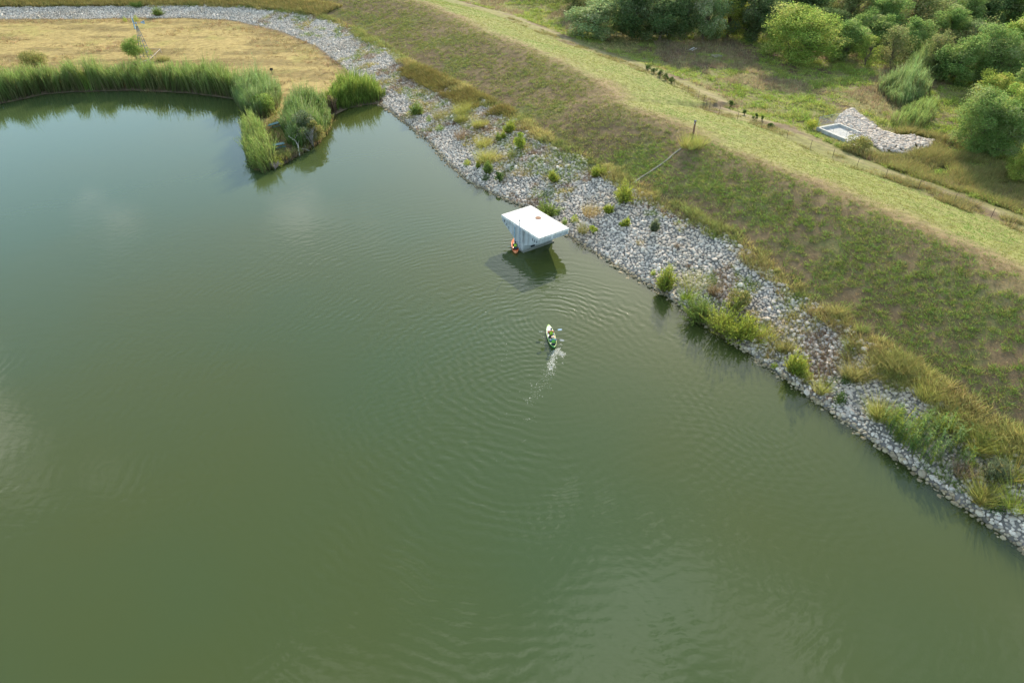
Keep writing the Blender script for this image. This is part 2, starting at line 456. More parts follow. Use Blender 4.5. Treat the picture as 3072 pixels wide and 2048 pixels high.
# ------------------------------------------------------------------ water
wq = gq[(GZ[gq].min(1) < .05)]
u, inv = np.unique(wq, return_inverse=True)
wm = MB(); wv = gv[u].copy(); dep = np.clip(-GZ[u], 0, 3); wv[:,2] = 0
wm.add(wv, inv.reshape(-1,4), np.stack([dep, dep, dep], 1))
def make_water():
    m, N, L = new_mat('turbid_lake_water')
    out = N.new('ShaderNodeOutputMaterial')
    def mt(op, a, b=None, c=None):
        n = N.new('ShaderNodeMath'); n.operation = op
        for i, v in enumerate((a, b, c)):
            if v is None: continue
            if isinstance(v, (int, float)): n.inputs[i].default_value = v
            else: L.new(v, n.inputs[i])
        return n.outputs[0]
    geo = N.new('ShaderNodeNewGeometry'); pos = geo.outputs['Position']
    def noise(scale, det=2, off=(0,0,0), stretch=None):
        mp = N.new('ShaderNodeMapping'); L.new(pos, mp.inputs[0]); mp.inputs['Location'].default_value = off
        if stretch: mp.inputs['Scale'].default_value = stretch[:3]; mp.inputs['Rotation'].default_value = (0,0,stretch[3])
        n = N.new('ShaderNodeTexNoise'); n.inputs['Scale'].default_value = scale; n.inputs['Detail'].default_value = det
        L.new(mp.outputs[0], n.inputs['Vector']); return n.outputs['Fac']
    big = noise(.035, 2); mid = noise(.12, 3, (9,4,0)); fine = noise(2.2, 2)
    def smooth(v, a, b):
        n = N.new('ShaderNodeMapRange'); n.interpolation_type = 'SMOOTHSTEP'
        n.inputs[1].default_value = a; n.inputs[2].default_value = b
        L.new(v, n.inputs[0]); return n.outputs[0]
    def rings(px, py, lam, amp, reach, ph, near=0.0):
        c = at(px, py)
        v = N.new('ShaderNodeVectorMath'); v.operation = 'DISTANCE'
        L.new(pos, v.inputs[0]); v.inputs[1].default_value = (c[0], c[1], 0)
        d = v.outputs['Value']
        dd = mt('ADD', d, mt('MULTIPLY', mid, 4.2))
        dd = mt('ADD', dd, mt('MULTIPLY', fine, lam*.45))
        w = mt('SINE', mt('MULTIPLY', dd, 2*math.pi/lam))
        env = mt('POWER', 2.718, mt('MULTIPLY', d, -1.0/reach))
        if near: env = mt('MULTIPLY', env, smooth(d, near*.3, near))
        return mt('MULTIPLY', mt('MULTIPLY', w, env), amp)
    h = rings(1640, 1080, 1.0, .0115, 22, 0, 9)
    for a in ((1600, 1260, .9, .010, 18, 1, 7), (1660, 960, .68, .006, 12, 2, 2), (1570, 760, .6, .004, 9, 3, 2), (1760, 900, .8, .0025, 9, 0, 3), (1400, 1500, .85, .0045, 20, 4, 6), (2050, 1500, .8, .0055, 15, 2, 4), (700, 1900, .9, .0022, 18, 2, 4), (2300, 1250, .75, .004, 12, 2, 3), (1150, 1150, .7, .0018, 14, 1, 4)):
        h = mt('ADD', h, rings(*a))
    patch = smooth(noise(.06, 2, (31,12,0)), .30, .58)
    h = mt('MULTIPLY', h, mt('ADD', mt('MULTIPLY', patch, .95), .12))
    near = N.new('ShaderNodeSeparateXYZ'); L.new(pos, near.inputs[0])
    calm = smooth(near.outputs[1], 100.0, 72.0)
    n_f = mt('MULTIPLY', mt('MULTIPLY', noise(1.6, 3, (3,8,0), (1,1.6,1,.5)), .006), mt('ADD', mt('MULTIPLY', smooth(big, .4, .62), .9), .12))
    n_g = mt('MULTIPLY', noise(.55, 2, (70,8,0), (1,2.2,1,.2)), .012)
    h = mt('ADD', h, mt('MULTIPLY', mt('ADD', n_f, n_g), mt('ADD', mt('MULTIPLY', calm, .85), .15)))
    da = N.new('ShaderNodeAttribute'); da.attribute_name = 'Col'; ds = N.new('ShaderNodeSeparateColor'); L.new(da.outputs['Color'], ds.inputs[0])
    h = mt('MULTIPLY', h, mt('ADD', mt('MULTIPLY', smooth(ds.outputs[0], .3, 2.9), .9), .1))      # ripples die out in the shallows
    bp = N.new('ShaderNodeBump'); bp.inputs['Strength'].default_value = 1.0; bp.inputs['Distance'].default_value = 1.0
    L.new(h, bp.inputs['Height'])
    dif = N.new('ShaderNodeBsdfDiffuse')
    cm = N.new('ShaderNodeMixRGB'); L.new(smooth(noise(.018, 3, (5,50,0)), .35, .65), cm.inputs[0])
    cm.inputs[1].default_value = (.055, .068, .018, 1); cm.inputs[2].default_value = (.045, .070, .027, 1)
    L.new(cm.outputs[0], dif.inputs[0])
    tr = N.new('ShaderNodeBsdfTransparent'); tr.inputs[0].default_value = (.62, .66, .36, 1)
    a = N.new('ShaderNodeAttribute'); a.attribute_name = 'Col'
    sp = N.new('ShaderNodeSeparateColor'); L.new(a.outputs['Color'], sp.inputs[0])
    al = mt('SUBTRACT', 1.0, mt('POWER', 2.718, mt('MULTIPLY', sp.outputs[0], -5.5)))
    base = N.new('ShaderNodeMixShader'); L.new(al, base.inputs[0]); L.new(tr.outputs[0], base.inputs[1]); L.new(dif.outputs[0], base.inputs[2])
    gl = N.new('ShaderNodeBsdfGlossy'); gl.inputs['Roughness'].default_value = .03
    gl.inputs['Color'].default_value = (1, 1, 1, 1)
    L.new(bp.outputs[0], gl.inputs['Normal'])
    fr = N.new('ShaderNodeFresnel'); fr.inputs[0].default_value = 1.333; L.new(bp.outputs[0], fr.inputs['Normal'])
    mx = N.new('ShaderNodeMixShader'); L.new(fr.outputs[0], mx.inputs[0]); L.new(base.outputs[0], mx.inputs[1]); L.new(gl.outputs[0], mx.inputs[2])
    L.new(mx.outputs[0], out.inputs[0])
    return m
M_water = make_water()
water = wm.build('water', M_water, None, True); water['kind'] = 'structure'

# ------------------------------------------------------------------ vegetation builders (numpy)
def rnd_unit(n):
    v = rng.normal(size=(n, 3)); return v/np.linalg.norm(v, axis=1)[:, None]
def add_leaves(mb, P, size, col, aspect=.55, up=.3, droop=0.0):
    """P (n,3) leaf centres; a rhombic leaf each"""
    n = len(P)
    if n == 0: return
    size = np.broadcast_to(size, (n,))[:, None]
    a = rnd_unit(n); a[:,2] = a[:,2]*.7 - droop; a /= np.linalg.norm(a, axis=1)[:, None]
    r = rnd_unit(n); r[:,2] += up
    b = np.cross(a, r); b /= (np.linalg.norm(b, axis=1)[:, None] + 1e-9)
    V = np.stack([P - a*size*.5, P + b*size*aspect*.5, P + a*size*.5, P - b*size*aspect*.5], 1).reshape(-1, 3)
    F = np.arange(4*n).reshape(-1, 4)
    mb.add(V, F, np.repeat(col, 4, 0))
def add_blades(mb, P, h, lean, width, col, curl=.5, tip=None, tri=True):
    """grass blades: base points P, height h, horizontal lean vectors; two segments each"""
    n = len(P)
    if n == 0: return
    h = np.broadcast_to(h, (n,)); width = np.broadcast_to(width, (n,))
    L = np.zeros((n, 3)); L[:, :2] = lean
    th = rng.uniform(0, 2*math.pi, n)
    side = np.stack([np.cos(th), np.sin(th), np.zeros(n)], 1)*width[:, None]*.5
    up = np.zeros((n, 3)); up[:, 2] = h
    mid = P + up*.55 + L*.3
    top = P + up*(1 - curl*.3*rng.random(n)[:, None]) + L
    if tri:                                               # short blade: one face
        V = np.stack([P - side, P + side, top], 1).reshape(-1, 3)
        c2 = np.repeat(col, 3, 0)
        if tip is not None: c2 = c2.reshape(n, 3, 3).copy(); c2[:, 2] = tip; c2 = c2.reshape(-1, 3)
        mb.add(V, np.arange(3*n).reshape(-1, 3), c2)
        return
    V = np.stack([P - side, P + side, mid + side*.85, mid - side*.85, top], 1).reshape(-1, 3)
    k = np.arange(n)*5
    c2 = np.repeat(col, 5, 0)
    if tip is not None:
        c2 = c2.reshape(n, 5, 3).copy(); c2[:, 4] = tip; c2[:, 2:4] = (c2[:, 2:4] + np.asarray(tip).reshape(-1, 1, 3))/2; c2 = c2.reshape(-1, 3)
    o = mb.n
    mb.add(V, np.stack([k, k+1, k+2, k+3], 1), c2)
    mb.f.append(np.stack([k+3, k+2, k+4], 1) + o)
def jit(base, n, v=.2, hue=.1):
    base = np.broadcast_to(np.asarray(base, float), (n, 3))
    return np.clip(base*(1 + rng.normal(0, v, (n, 1)))*(1 + rng.normal(0, hue, (n, 3))), .004, .9)
def in_view(P, m=160):
    px, py, _ = proj(P[:,0], P[:,1], P[:,2])
    return (px > -m) & (px < 3072 + m) & (py > -m) & (py < 2048 + m)
def pick_pal(pal, n):
    pal = np.array(pal); return pal[rng.integers(0, len(pal), n)]
_pn = 1200000
_py = 5 + 270*rng.random(_pn)**.8
_px = rng.uniform(-1, 1, _pn)*(_py*.75 + 30)
_pp = np.column_stack([_px, _py, np.ones(_pn)*2]); _k = in_view(_pp, 420); _px, _py = _px[_k], _py[_k]
_ps, _pt = st_of(_px, _py); _k = _ps > -1; _px, _py, _ps, _pt = _px[_k], _py[_k], _ps[_k], _pt[_k]
_pz = terrain(_px, _py)
def scatter_st(s0, s1, t0, t1, n):
    """n random points between two offsets from the waterline (callables or numbers), within the surveyed area"""
    a = s0(_pt) if callable(s0) else s0*K; b = s1(_pt) if callable(s1) else s1*K
    k = np.nonzero((_ps > a) & (_ps < b) & (_pt > t0*K) & (_pt < t1*K))[0]
    if len(k) == 0: return np.zeros((0, 3)), np.zeros(0), np.zeros(0)
    i = rng.choice(k, n, replace=n > len(k))
    j = rng.normal(0, .15, (n, 2))*(n > len(k))
    x, y = _px[i] + j[:,0], _py[i] + j[:,1]
    return np.column_stack([x, y, _pz[i]]), _ps[i], _pt[i]
_clear = None
def clear(P, s=None, t=None, tr=.9):
    global _clear
    if _clear is None:
        _clear = np.array([ground_at(*q)[:2] for q in [(2440,392),(2475,362),(2530,328),(2562,322),(2600,350),(2650,388),(2700,402),(2750,405),(2812,420),(2795,450),(2720,470),(2640,466),(2535,434)]])
    k = poly_sd(P[:,0], P[:,1], _clear) < .1
    if s is not None: k &= ~(np.abs(s - track_s(t)) < tr)
    return k
def tufts(mb, P, nb, h, spread, width, pal, lean=.35, tip=None, hv=.3, wind=(0,0), v=.2):
    n = len(P)
    if n == 0: return
    B = np.repeat(P, nb, 0); m = n*nb
    th = rng.uniform(0, 2*math.pi, m); r = rng.random(m)**.5
    sp = np.repeat(np.broadcast_to(spread, (n,)), nb)
    hh = np.repeat(np.broadcast_to(h, (n,)), nb)*np.clip(1 + rng.normal(0, hv, m), .35, 1.8)
    off = np.stack([np.cos(th), np.sin(th)], 1)*(r*sp)[:, None]
    B[:, :2] += off; B[:, 2] -= .03
    ln = np.stack([np.cos(th), np.sin(th)], 1)*(hh*lean*(.3 + r))[:, None] + rng.normal(0, .12, (m, 2))*hh[:, None] + np.array(wind)*hh[:, None]
    col = np.repeat(jit(pal if np.ndim(pal) == 2 and len(pal) == n else pick_pal(np.atleast_2d(pal), n), n, v, .08), nb, 0)
    tp = None
    if tip is not None: tp = np.repeat(jit(pick_pal(np.atleast_2d(tip), n), n, .15, .06), nb, 0)
    add_blades(mb, B, hh, ln, width, col, .5, tp)

# ------------------------------------------------------------------ riprap stones
def ico():
    p = (1+5**.5)/2
    v = np.array([(-1,p,0),(1,p,0),(-1,-p,0),(1,-p,0),(0,-1,p),(0,1,p),(0,-1,-p),(0,1,-p),(p,0,-1),(p,0,1),(-p,0,-1),(-p,0,1)], float)
    f = [(0,11,5),(0,5,1),(0,1,7),(0,7,10),(0,10,11),(1,5,9),(5,11,4),(11,10,2),(10,7,6),(7,1,8),(3,9,4),(3,4,2),(3,2,6),(3,6,8),(3,8,9),(4,9,5),(2,4,11),(6,2,10),(8,6,7),(9,8,1)]
    return v/np.linalg.norm(v[0]), np.array(f)
def subdiv(v, f):
    v = list(map(tuple, v)); c = {}; o = []
    def mid(a, b):
        k = (min(a,b), max(a,b))
        if k not in c:
            m = np.array(v[a]) + np.array(v[b]); m /= np.linalg.norm(m); v.append(tuple(m)); c[k] = len(v)-1
        return c[k]
    for a, b, d in f:
        x, y, z = mid(a,b), mid(b,d), mid(d,a)
        o += [(a,x,z),(b,y,x),(d,z,y),(x,y,z)]
    return np.array(v), np.array(o)
I0 = ico(); I1 = subdiv(*I0)
def rock_shape(I, chop=5):
    v = I[0].copy()
    for _ in range(chop):                                # flatten facets so the stones are blocky
        d = rnd_unit(1)[0]; k = rng.uniform(.62, .88)
        h = v @ d; v = v - np.outer(np.maximum(h - k, 0), d)
    v = v*(1 + rng.normal(0, .04, (len(v), 1)))
    return v*np.array([1.0, rng.uniform(.7, 1), rng.uniform(.6, .85)])
SH_HI = [rock_shape(I1) for _ in range(14)]
SH_LO = [rock_shape(I0, 4) for _ in range(14)]
def rot_mats(n):
    q = rng.normal(size=(n, 4)); q /= np.linalg.norm(q, axis=1)[:, None]
    w, x, y, z = q.T
    return np.stack([np.stack([1-2*(y*y+z*z), 2*(x*y-z*w), 2*(x*z+y*w)], -1), np.stack([2*(x*y+z*w), 1-2*(x*x+z*z), 2*(y*z-x*w)], -1), np.stack([2*(x*z-y*w), 2*(y*z+x*w), 1-2*(x*x+y*y)], -1)], 1)
def rock_cols(n):
    b = pick_pal([(.46,.435,.41),(.42,.40,.38),(.53,.505,.475),(.36,.345,.33),(.46,.425,.39),(.45,.435,.42)], n)
    return b*np.array((1.26,1.15,1.02))*(1 + rng.normal(0, .15, (n, 1)))
def rocks_into(mb, P, r, cols, shapes, tris):
    n = len(P); which = rng.integers(0, len(shapes), n); Rm = rot_mats(n)
    for k in range(len(shapes)):
        m = which == k
        if not m.any(): continue
        V = np.einsum('nij,vj->nvi', Rm[m], shapes[k])
        V = V*r[m][:, None, None]; V[:, :, 2] *= .82
        V += P[m][:, None, :]
        nv = len(shapes[k]); c = np.repeat(cols[m], nv, 0)
        F = (tris[None] + (np.arange(m.sum())*nv)[:, None, None]).reshape(-1, 3)
        mb.add(V.reshape(-1, 3), F, c)
sp_ = .315
xs = np.arange(-175, 60, sp_); ys = np.arange(20, 262, sp_*.9)
RX, RY = np.meshgrid(xs, ys); RX = RX + (np.arange(len(ys)) % 2)[:, None]*sp_*.5
RX = (RX + rng.normal(0, .08, RX.shape)).ravel(); RY = (RY + rng.normal(0, .09, RY.shape)).ravel()
z, s, t, fd, fm = terrain(RX, RY, True)
edge = (fbm(RX, RY, 2.5, 3) - .5)*2.6
keep = (s < rip_w(t) + edge) & (z > -.42) & (s > -3) & (~fm | (fd < -.2))
keep &= ~((fd > -1.0) & (s < -.5) & (t/K < 80))
keep &= ~((z < -.1) & (rng.random(len(z)) < .45 + .4*(z < -.25)))
RP = np.column_stack([RX, RY, z]); keep &= in_view(RP, 420)
RP = RP[keep]; rs, rt_ = s[keep], t[keep]
rr = np.clip(rng.lognormal(math.log(.172), .30, len(RP)), .09, .38)
RP[:, 2] += rr*rng.uniform(-.15, .5, len(RP))
rc = rock_cols(len(RP))
rc = rc*(1 - .12*sstep(.5,.7,fbm(RP[:,0],RP[:,1],3.5,3))[:,None]*np.array((.8,1,1.3)))
wet = sstep(.24, .02, RP[:, 2])[:, None]
rc = rc*(1 - wet*.5) * (1 - wet*np.array([.0, .06, .3]))
pxx, pyy, sc = proj(RP[:,0], RP[:,1], RP[:,2])
vis = (pxx > 0) & (pxx < 3072) & (pyy > 0) & (pyy < 2048)
score = np.where(vis, sc*rr, 0)
top300 = np.argsort(-score)[:300]
mask = np.zeros(len(RP), bool); mask[top300] = True
mb = MB()
hi = (sc > 36) & ~mask
rocks_into(mb, RP[hi], rr[hi], rc[hi], SH_HI, I1[1])
lo = ~hi & ~mask
rocks_into(mb, RP[lo], rr[lo]*1.12, rc[lo], SH_LO, I0[1])
st_o = mb.build('stone_layer', M_rock, riprap_bank); st_o['kind'] = 'stuff'
rock_meshes = []
for k in range(10):
    m = MB(); m.add(SH_HI[k], I1[1], (1, 1, 1)); me = m.mesh('rock'); me.materials.append(M_rock); rock_meshes.append(me)
for i in top300:
    o = bpy.data.objects.new('rock', rock_meshes[i % 10])
    o.location = RP[i]; r = rr[i]; o.scale = (r, r, r*.82)
    o.rotation_euler = (rng.uniform(-.4,.4), rng.uniform(-.4,.4), rng.uniform(0, 6.28))
    o.color = (*np.clip(rc[i], 0, 1), 1); o.parent = riprap_bank; link(o)
# ------------------------------------------------------------------ ground cover (uncountable)
SUNW = (-.05, -.10)
# mown embankment, upstream face: green clumps over brown soil and straw
mb = MB()
P, s, t = scatter_st(lambda q: rip_w(q)+.3, lambda q: crest_s(q)+.5, -45, 150, 90000)
d = fbm(P[:,0], P[:,1], 6.0, 4)*.35 + fbm(P[:,0]+40, P[:,1], .8, 2)*.40 + fbm(t/7.0+9, s/.8, 1.0, 2)*.25
band = sstep(0, .35, (s-rip_w(t))/(crest_s(t)-rip_w(t))) * sstep(1.04, .8, s/crest_s(t))
d2 = fbm(P[:,0]+7, P[:,1]+3, 5.0, 3)*.38 + fbm(P[:,0]+21, P[:,1], 1.0, 2)*.62; nr = sstep(100, 60, P[:,1])
k = rng.random(len(P)) < (sstep(.32, .60, d)*(1-nr) + sstep(.35, .52, d2)*nr)*(.5 + .5*band)
G = P[k]
far_ = G[:,1] > 95
tufts(mb, G[~far_], 7, .25, .16, .04, [(.24,.33,.06),(.20,.30,.055),(.31,.35,.085),(.165,.25,.05),(.21,.32,.09),(.36,.33,.11)], .8, None, .4)
tufts(mb, G[far_], 5, .22, .2, .06, [(.25,.30,.07),(.215,.275,.065),(.325,.32,.10),(.19,.23,.06),(.36,.31,.12)], .8)
o = mb.build('short_grass', M_grass); tag(o, 'clumpy dark green grass on the lakeside face of the embankment', 'grass', kind='stuff')
mb = MB()
P, s, t = scatter_st(lambda q: rip_w(q)+.3, lambda q: crest_s(q)+1.5, -45, 150, 60000)
P[:,2] += .03
tufts(mb, P, 3, .07, .25, .045, [(.40,.30,.15),(.32,.235,.12),(.48,.365,.19),(.25,.18,.095)], 3.2, None, .4)
o = mb.build('straw', M_grass); tag(o, 'brown mown straw lying on the lakeside face of the embankment', 'straw', kind='stuff')
# crest and downstream face
mb = MB()
P, s, t = scatter_st(lambda q: crest_s(q)-5, lambda q: toe_s(q)+.6, -45, 150, 74000)
d = sstep(-3.5, 6.0, s - crest_s(t) + (fbm(P[:,0], P[:,1], 3, 3)-.5)*9)
k = rng.random(len(P)) < .12 + .88*d
G = P[k]; n = len(G)
gn = fbm(G[:,0]+9, G[:,1], 7, 3)
pal = lerp((.24,.26,.06), (.165,.265,.05), sstep(.4,.62,gn))*(1+rng.normal(0,.14,(n,1)))
pal = np.where((rng.random(n) < .22)[:,None], np.array((.30,.235,.11)), pal)
tufts(mb, G, 5, .12, .17, .045, pal, .6)
o = mb.build('bright_grass', M_grass); tag(o, 'sunlit yellow green short grass on the far side of the embankment crest', 'grass', kind='stuff')
# dry field
mb = MB()
n = 42000
X = rng.uniform(-160, -10, n); Y = rng.uniform(100, 250, n)
z, s, t, fd, fm = terrain(X, Y, True)
P = np.column_stack([X, Y, z]); k = fm & (fd > 1.5) & in_view(P, 60); P = P[k]; fd = fd[k]
gn = fbm(P[:,0]*.6, P[:,1]*2.2, 4, 3)
pal = lerp((.44,.335,.14), (.38,.31,.12), sstep(.4,.6,gn)); pal = np.where((gn > .62)[:,None], np.array((.32,.225,.11)), pal)*(1+rng.normal(0,.15,(len(P),1)))
tufts(mb, P, 4, .11+.12*(gn>.6), .28, .10, pal, 1.6)
o = mb.build('dry_grass', M_grass); tag(o, 'golden dry mown grass covering the flat field', 'grass', kind='stuff')
# pale tall tussock fringe round the dry field and pale tussocks on it
mb = MB()
n = 26000
X = rng.uniform(-160, -10, n); Y = rng.uniform(100, 250, n)
z, s, t, fd, fm = terrain(X, Y, True); P = np.column_stack([X, Y, z])
dd = s
k = fm & in_view(P, 60) & (((dd > -5.0) & (fbm(X, Y, 4, 3) > .40)) | ((fbm(X+70, Y, 8, 3) > .66)))
tufts(mb, P[k], 8, .55, .3, .06, [(.40,.30,.16),(.36,.26,.13),(.46,.35,.2),(.28,.2,.1)], .55, None, .3, SUNW)
o = mb.build('dry_tussocks', M_grass); tag(o, 'pale straw tussocks fringing the dry field beside the stones', 'grass', kind='stuff')
# golden fringe along the top of the stones
mb = MB()
P, s, t = scatter_st(lambda q: rip_w(q)-1.0*K, lambda q: rip_w(q)+1.5*K, -45, 175, 15000)
nn = fbm(P[:,0], P[:,1], 5, 3); w = np.abs(s-rip_w(t)-.2)
k = (rng.random(len(P)) < sstep(1.8, .3, w)*(.25+.75*sstep(.34,.55,nn)))
G = P[k]; nn = nn[k]
pal = lerp((.43,.37,.14), (.29,.31,.10), sstep(.42,.6,fbm(G[:,0]+30,G[:,1],4,3)))*(1+rng.normal(0,.15,(len(G),1)))
tufts(mb, G, 10, .35+.55*nn, .28, .055, pal, .6, None, .3, SUNW)
P, s, t = scatter_st(lambda q: rip_w(q)-2.2*K, lambda q: rip_w(q)+1.2*K, -45, -12, 5200)
nn = fbm(P[:,0]+11, P[:,1], 3.2, 3) - .10*sstep(rip_w(t), rip_w(t)-2.2*K, s); k = nn > .49; G = P[k]
pal = lerp((.43,.39,.14), (.29,.33,.09), sstep(.35,.65,fbm(G[:,0]+5,G[:,1],1.6,2)))*(1+rng.normal(0,.2,(len(G),1)))
tufts(mb, G, 10, .35+.6*rng.random(len(G)), .3, .04, pal, .8, None, .35, SUNW)
P, s, t = scatter_st(lambda q: rip_w(q)-3.0*K, lambda q: rip_w(q)+1.0*K, 48, 80, 4600)
nn = fbm(P[:,0]+11, P[:,1], 4.5, 3); k = nn > .47; G = P[k]
pal = lerp((.30,.24,.08), (.21,.19,.06), rng.random(len(G)))*(1+rng.normal(0,.15,(len(G),1)))
tufts(mb, G, 10, .75, .35, .06, pal, .7, None, .3, SUNW)
P, s, t = scatter_st(lambda q: rip_w(q), lambda q: rip_w(q)+7, 128, 240, 12000)
tufts(mb, P, 9, .9, .4, .09, [(.36,.29,.10),(.27,.235,.08),(.20,.20,.06),(.42,.34,.14)], .6, None, .35)
o = mb.build('tall_golden_grass', M_grass); tag(o, 'tall golden grass fringe along the upper edge of the stone bank', 'grass', kind='stuff')
# tall grass along the far foot of the embankment
mb = MB()
P, s, t = scatter_st(lambda q: toe_s(q)-.4, lambda q: toe_s(q)+3.3*K, -45, 110, 12000)
nn = fbm(P[:,0], P[:,1], 5, 3)
nn = fbm(P[:,0], P[:,1], 2.6, 3); k = (rng.random(len(P)) < sstep(.40,.62,nn)*(.3+.7*sstep(15,-15,t/K))) & clear(P, s, t, .5); G = P[k]
pal = lerp((.36,.30,.13), (.24,.235,.085), rng.random(len(G)))*(1+rng.normal(0,.15,(len(G),1)))
tufts(mb, G, 9, (.25+.5*nn[k])*(.6+.7*sstep(20,-15,t[k]/K)), .32, .06, pal, .7, None, .35)
P, s, t = scatter_st(lambda q: toe_s(q)+7*K, lambda q: toe_s(q)+24*K, -45, 12, 16000)
k = (fbm(P[:,0], P[:,1], 2.5, 3) > .42) & clear(P, s, t); G = P[k]
pal = lerp((.36,.30,.12), (.24,.25,.08), rng.random(len(G)))*(1+rng.normal(0,.15,(len(G),1)))
tufts(mb, G, 10, .3+.9*fbm(G[:,0],G[:,1],3,2), .4, .07, pal, .7, None, .35)
o = mb.build('tall_tan_grass', M_grass); tag(o, 'rank tan grass along the far foot of the embankment beside the track', 'grass', kind='stuff')
# meadow weeds
mbg, mbb = MB(), MB()
P, s, t = scatter_st(lambda q: toe_s(q)+6.5*K, lambda q: toe_s(q)+75*K, -40, 130, 44000)
kc = clear(P); P, s, t = P[kc], s[kc], t[kc]
a = fbm(P[:,0], P[:,1], 9, 4); b = fbm(P[:,0]+60, P[:,1]-20, 11, 3)
kg = (a > .37) & (b < .61); kb = (b > .54) & ~kg
G = P[kg]; n = len(G)
pal = lerp(lerp((.36,.42,.09), (.24,.33,.075), rng.random(n)), (.40,.37,.13), .35*sstep(.45,.65,fbm(G[:,0]+33,G[:,1],5,3)))*(1+rng.normal(0,.15,(n,1)))
gm = fbm(G[:,0], G[:,1], 2.6, 3)
tufts(mbg, G, 7, .15+1.1*np.clip(gm-.32,0,1), .38, .13, pal, .8, None, .35)
add_leaves(mbg, np.repeat(G[gm>.5], 4, 0)+rng.normal(0,.28,((gm>.5).sum()*4,3))*np.array((1,1,.6))+np.array((0,0,.4)), .2, jit(np.repeat(pal[gm>.5],4,0), (gm>.5).sum()*4, .12), .6)
B = P[kb]
tufts(mbb, B, 6, .7, .35, .07, [(.31,.235,.15),(.37,.29,.17),(.27,.22,.12),(.34,.31,.14),(.29,.21,.14)], .45, None, .35)
k3 = ~kg & ~kb
tufts(mbb, P[k3], 5, .4, .35, .09, [(.42,.36,.15),(.34,.33,.12),(.46,.38,.19)], .7)
o = mbg.build('meadow_weeds', M_grass); tag(o, 'bright green weeds carpeting the low meadow behind the embankment', 'weeds', kind='stuff')
o = mbb.build('brown_weeds', M_grass); tag(o, 'brown seeded weeds and tan grass between the trees and the track', 'weeds', kind='stuff')

# ------------------------------------------------------------------ placement from the survey
def stand(xc, ytop, ybase):
    """ground point and height of an upright thing whose centre column is xc and whose ends are ytop, ybase"""
    bx = xc + (1536 - xc)/(3800 - (ytop+ybase)/2)*(ybase-ytop)/2
    p = ground_at(bx, ybase)
    lo_, hi_ = 0.05, 40.0
    for _ in range(30):
        m = (lo_+hi_)/2
        if proj(p[0], p[1], p[2]+m)[1] > ytop: lo_ = m
        else: hi_ = m
    return p, lo_, float(proj(*p)[2])
def hemi(n, w, d, h, z0=0.0):
    u_ = rnd_unit(n); r = rng.random(n)**.45
    u_[:,2] = np.abs(u_[:,2])
    return u_*r[:,None]*np.array((w/2, d/2, h)) + np.array((0,0,z0))

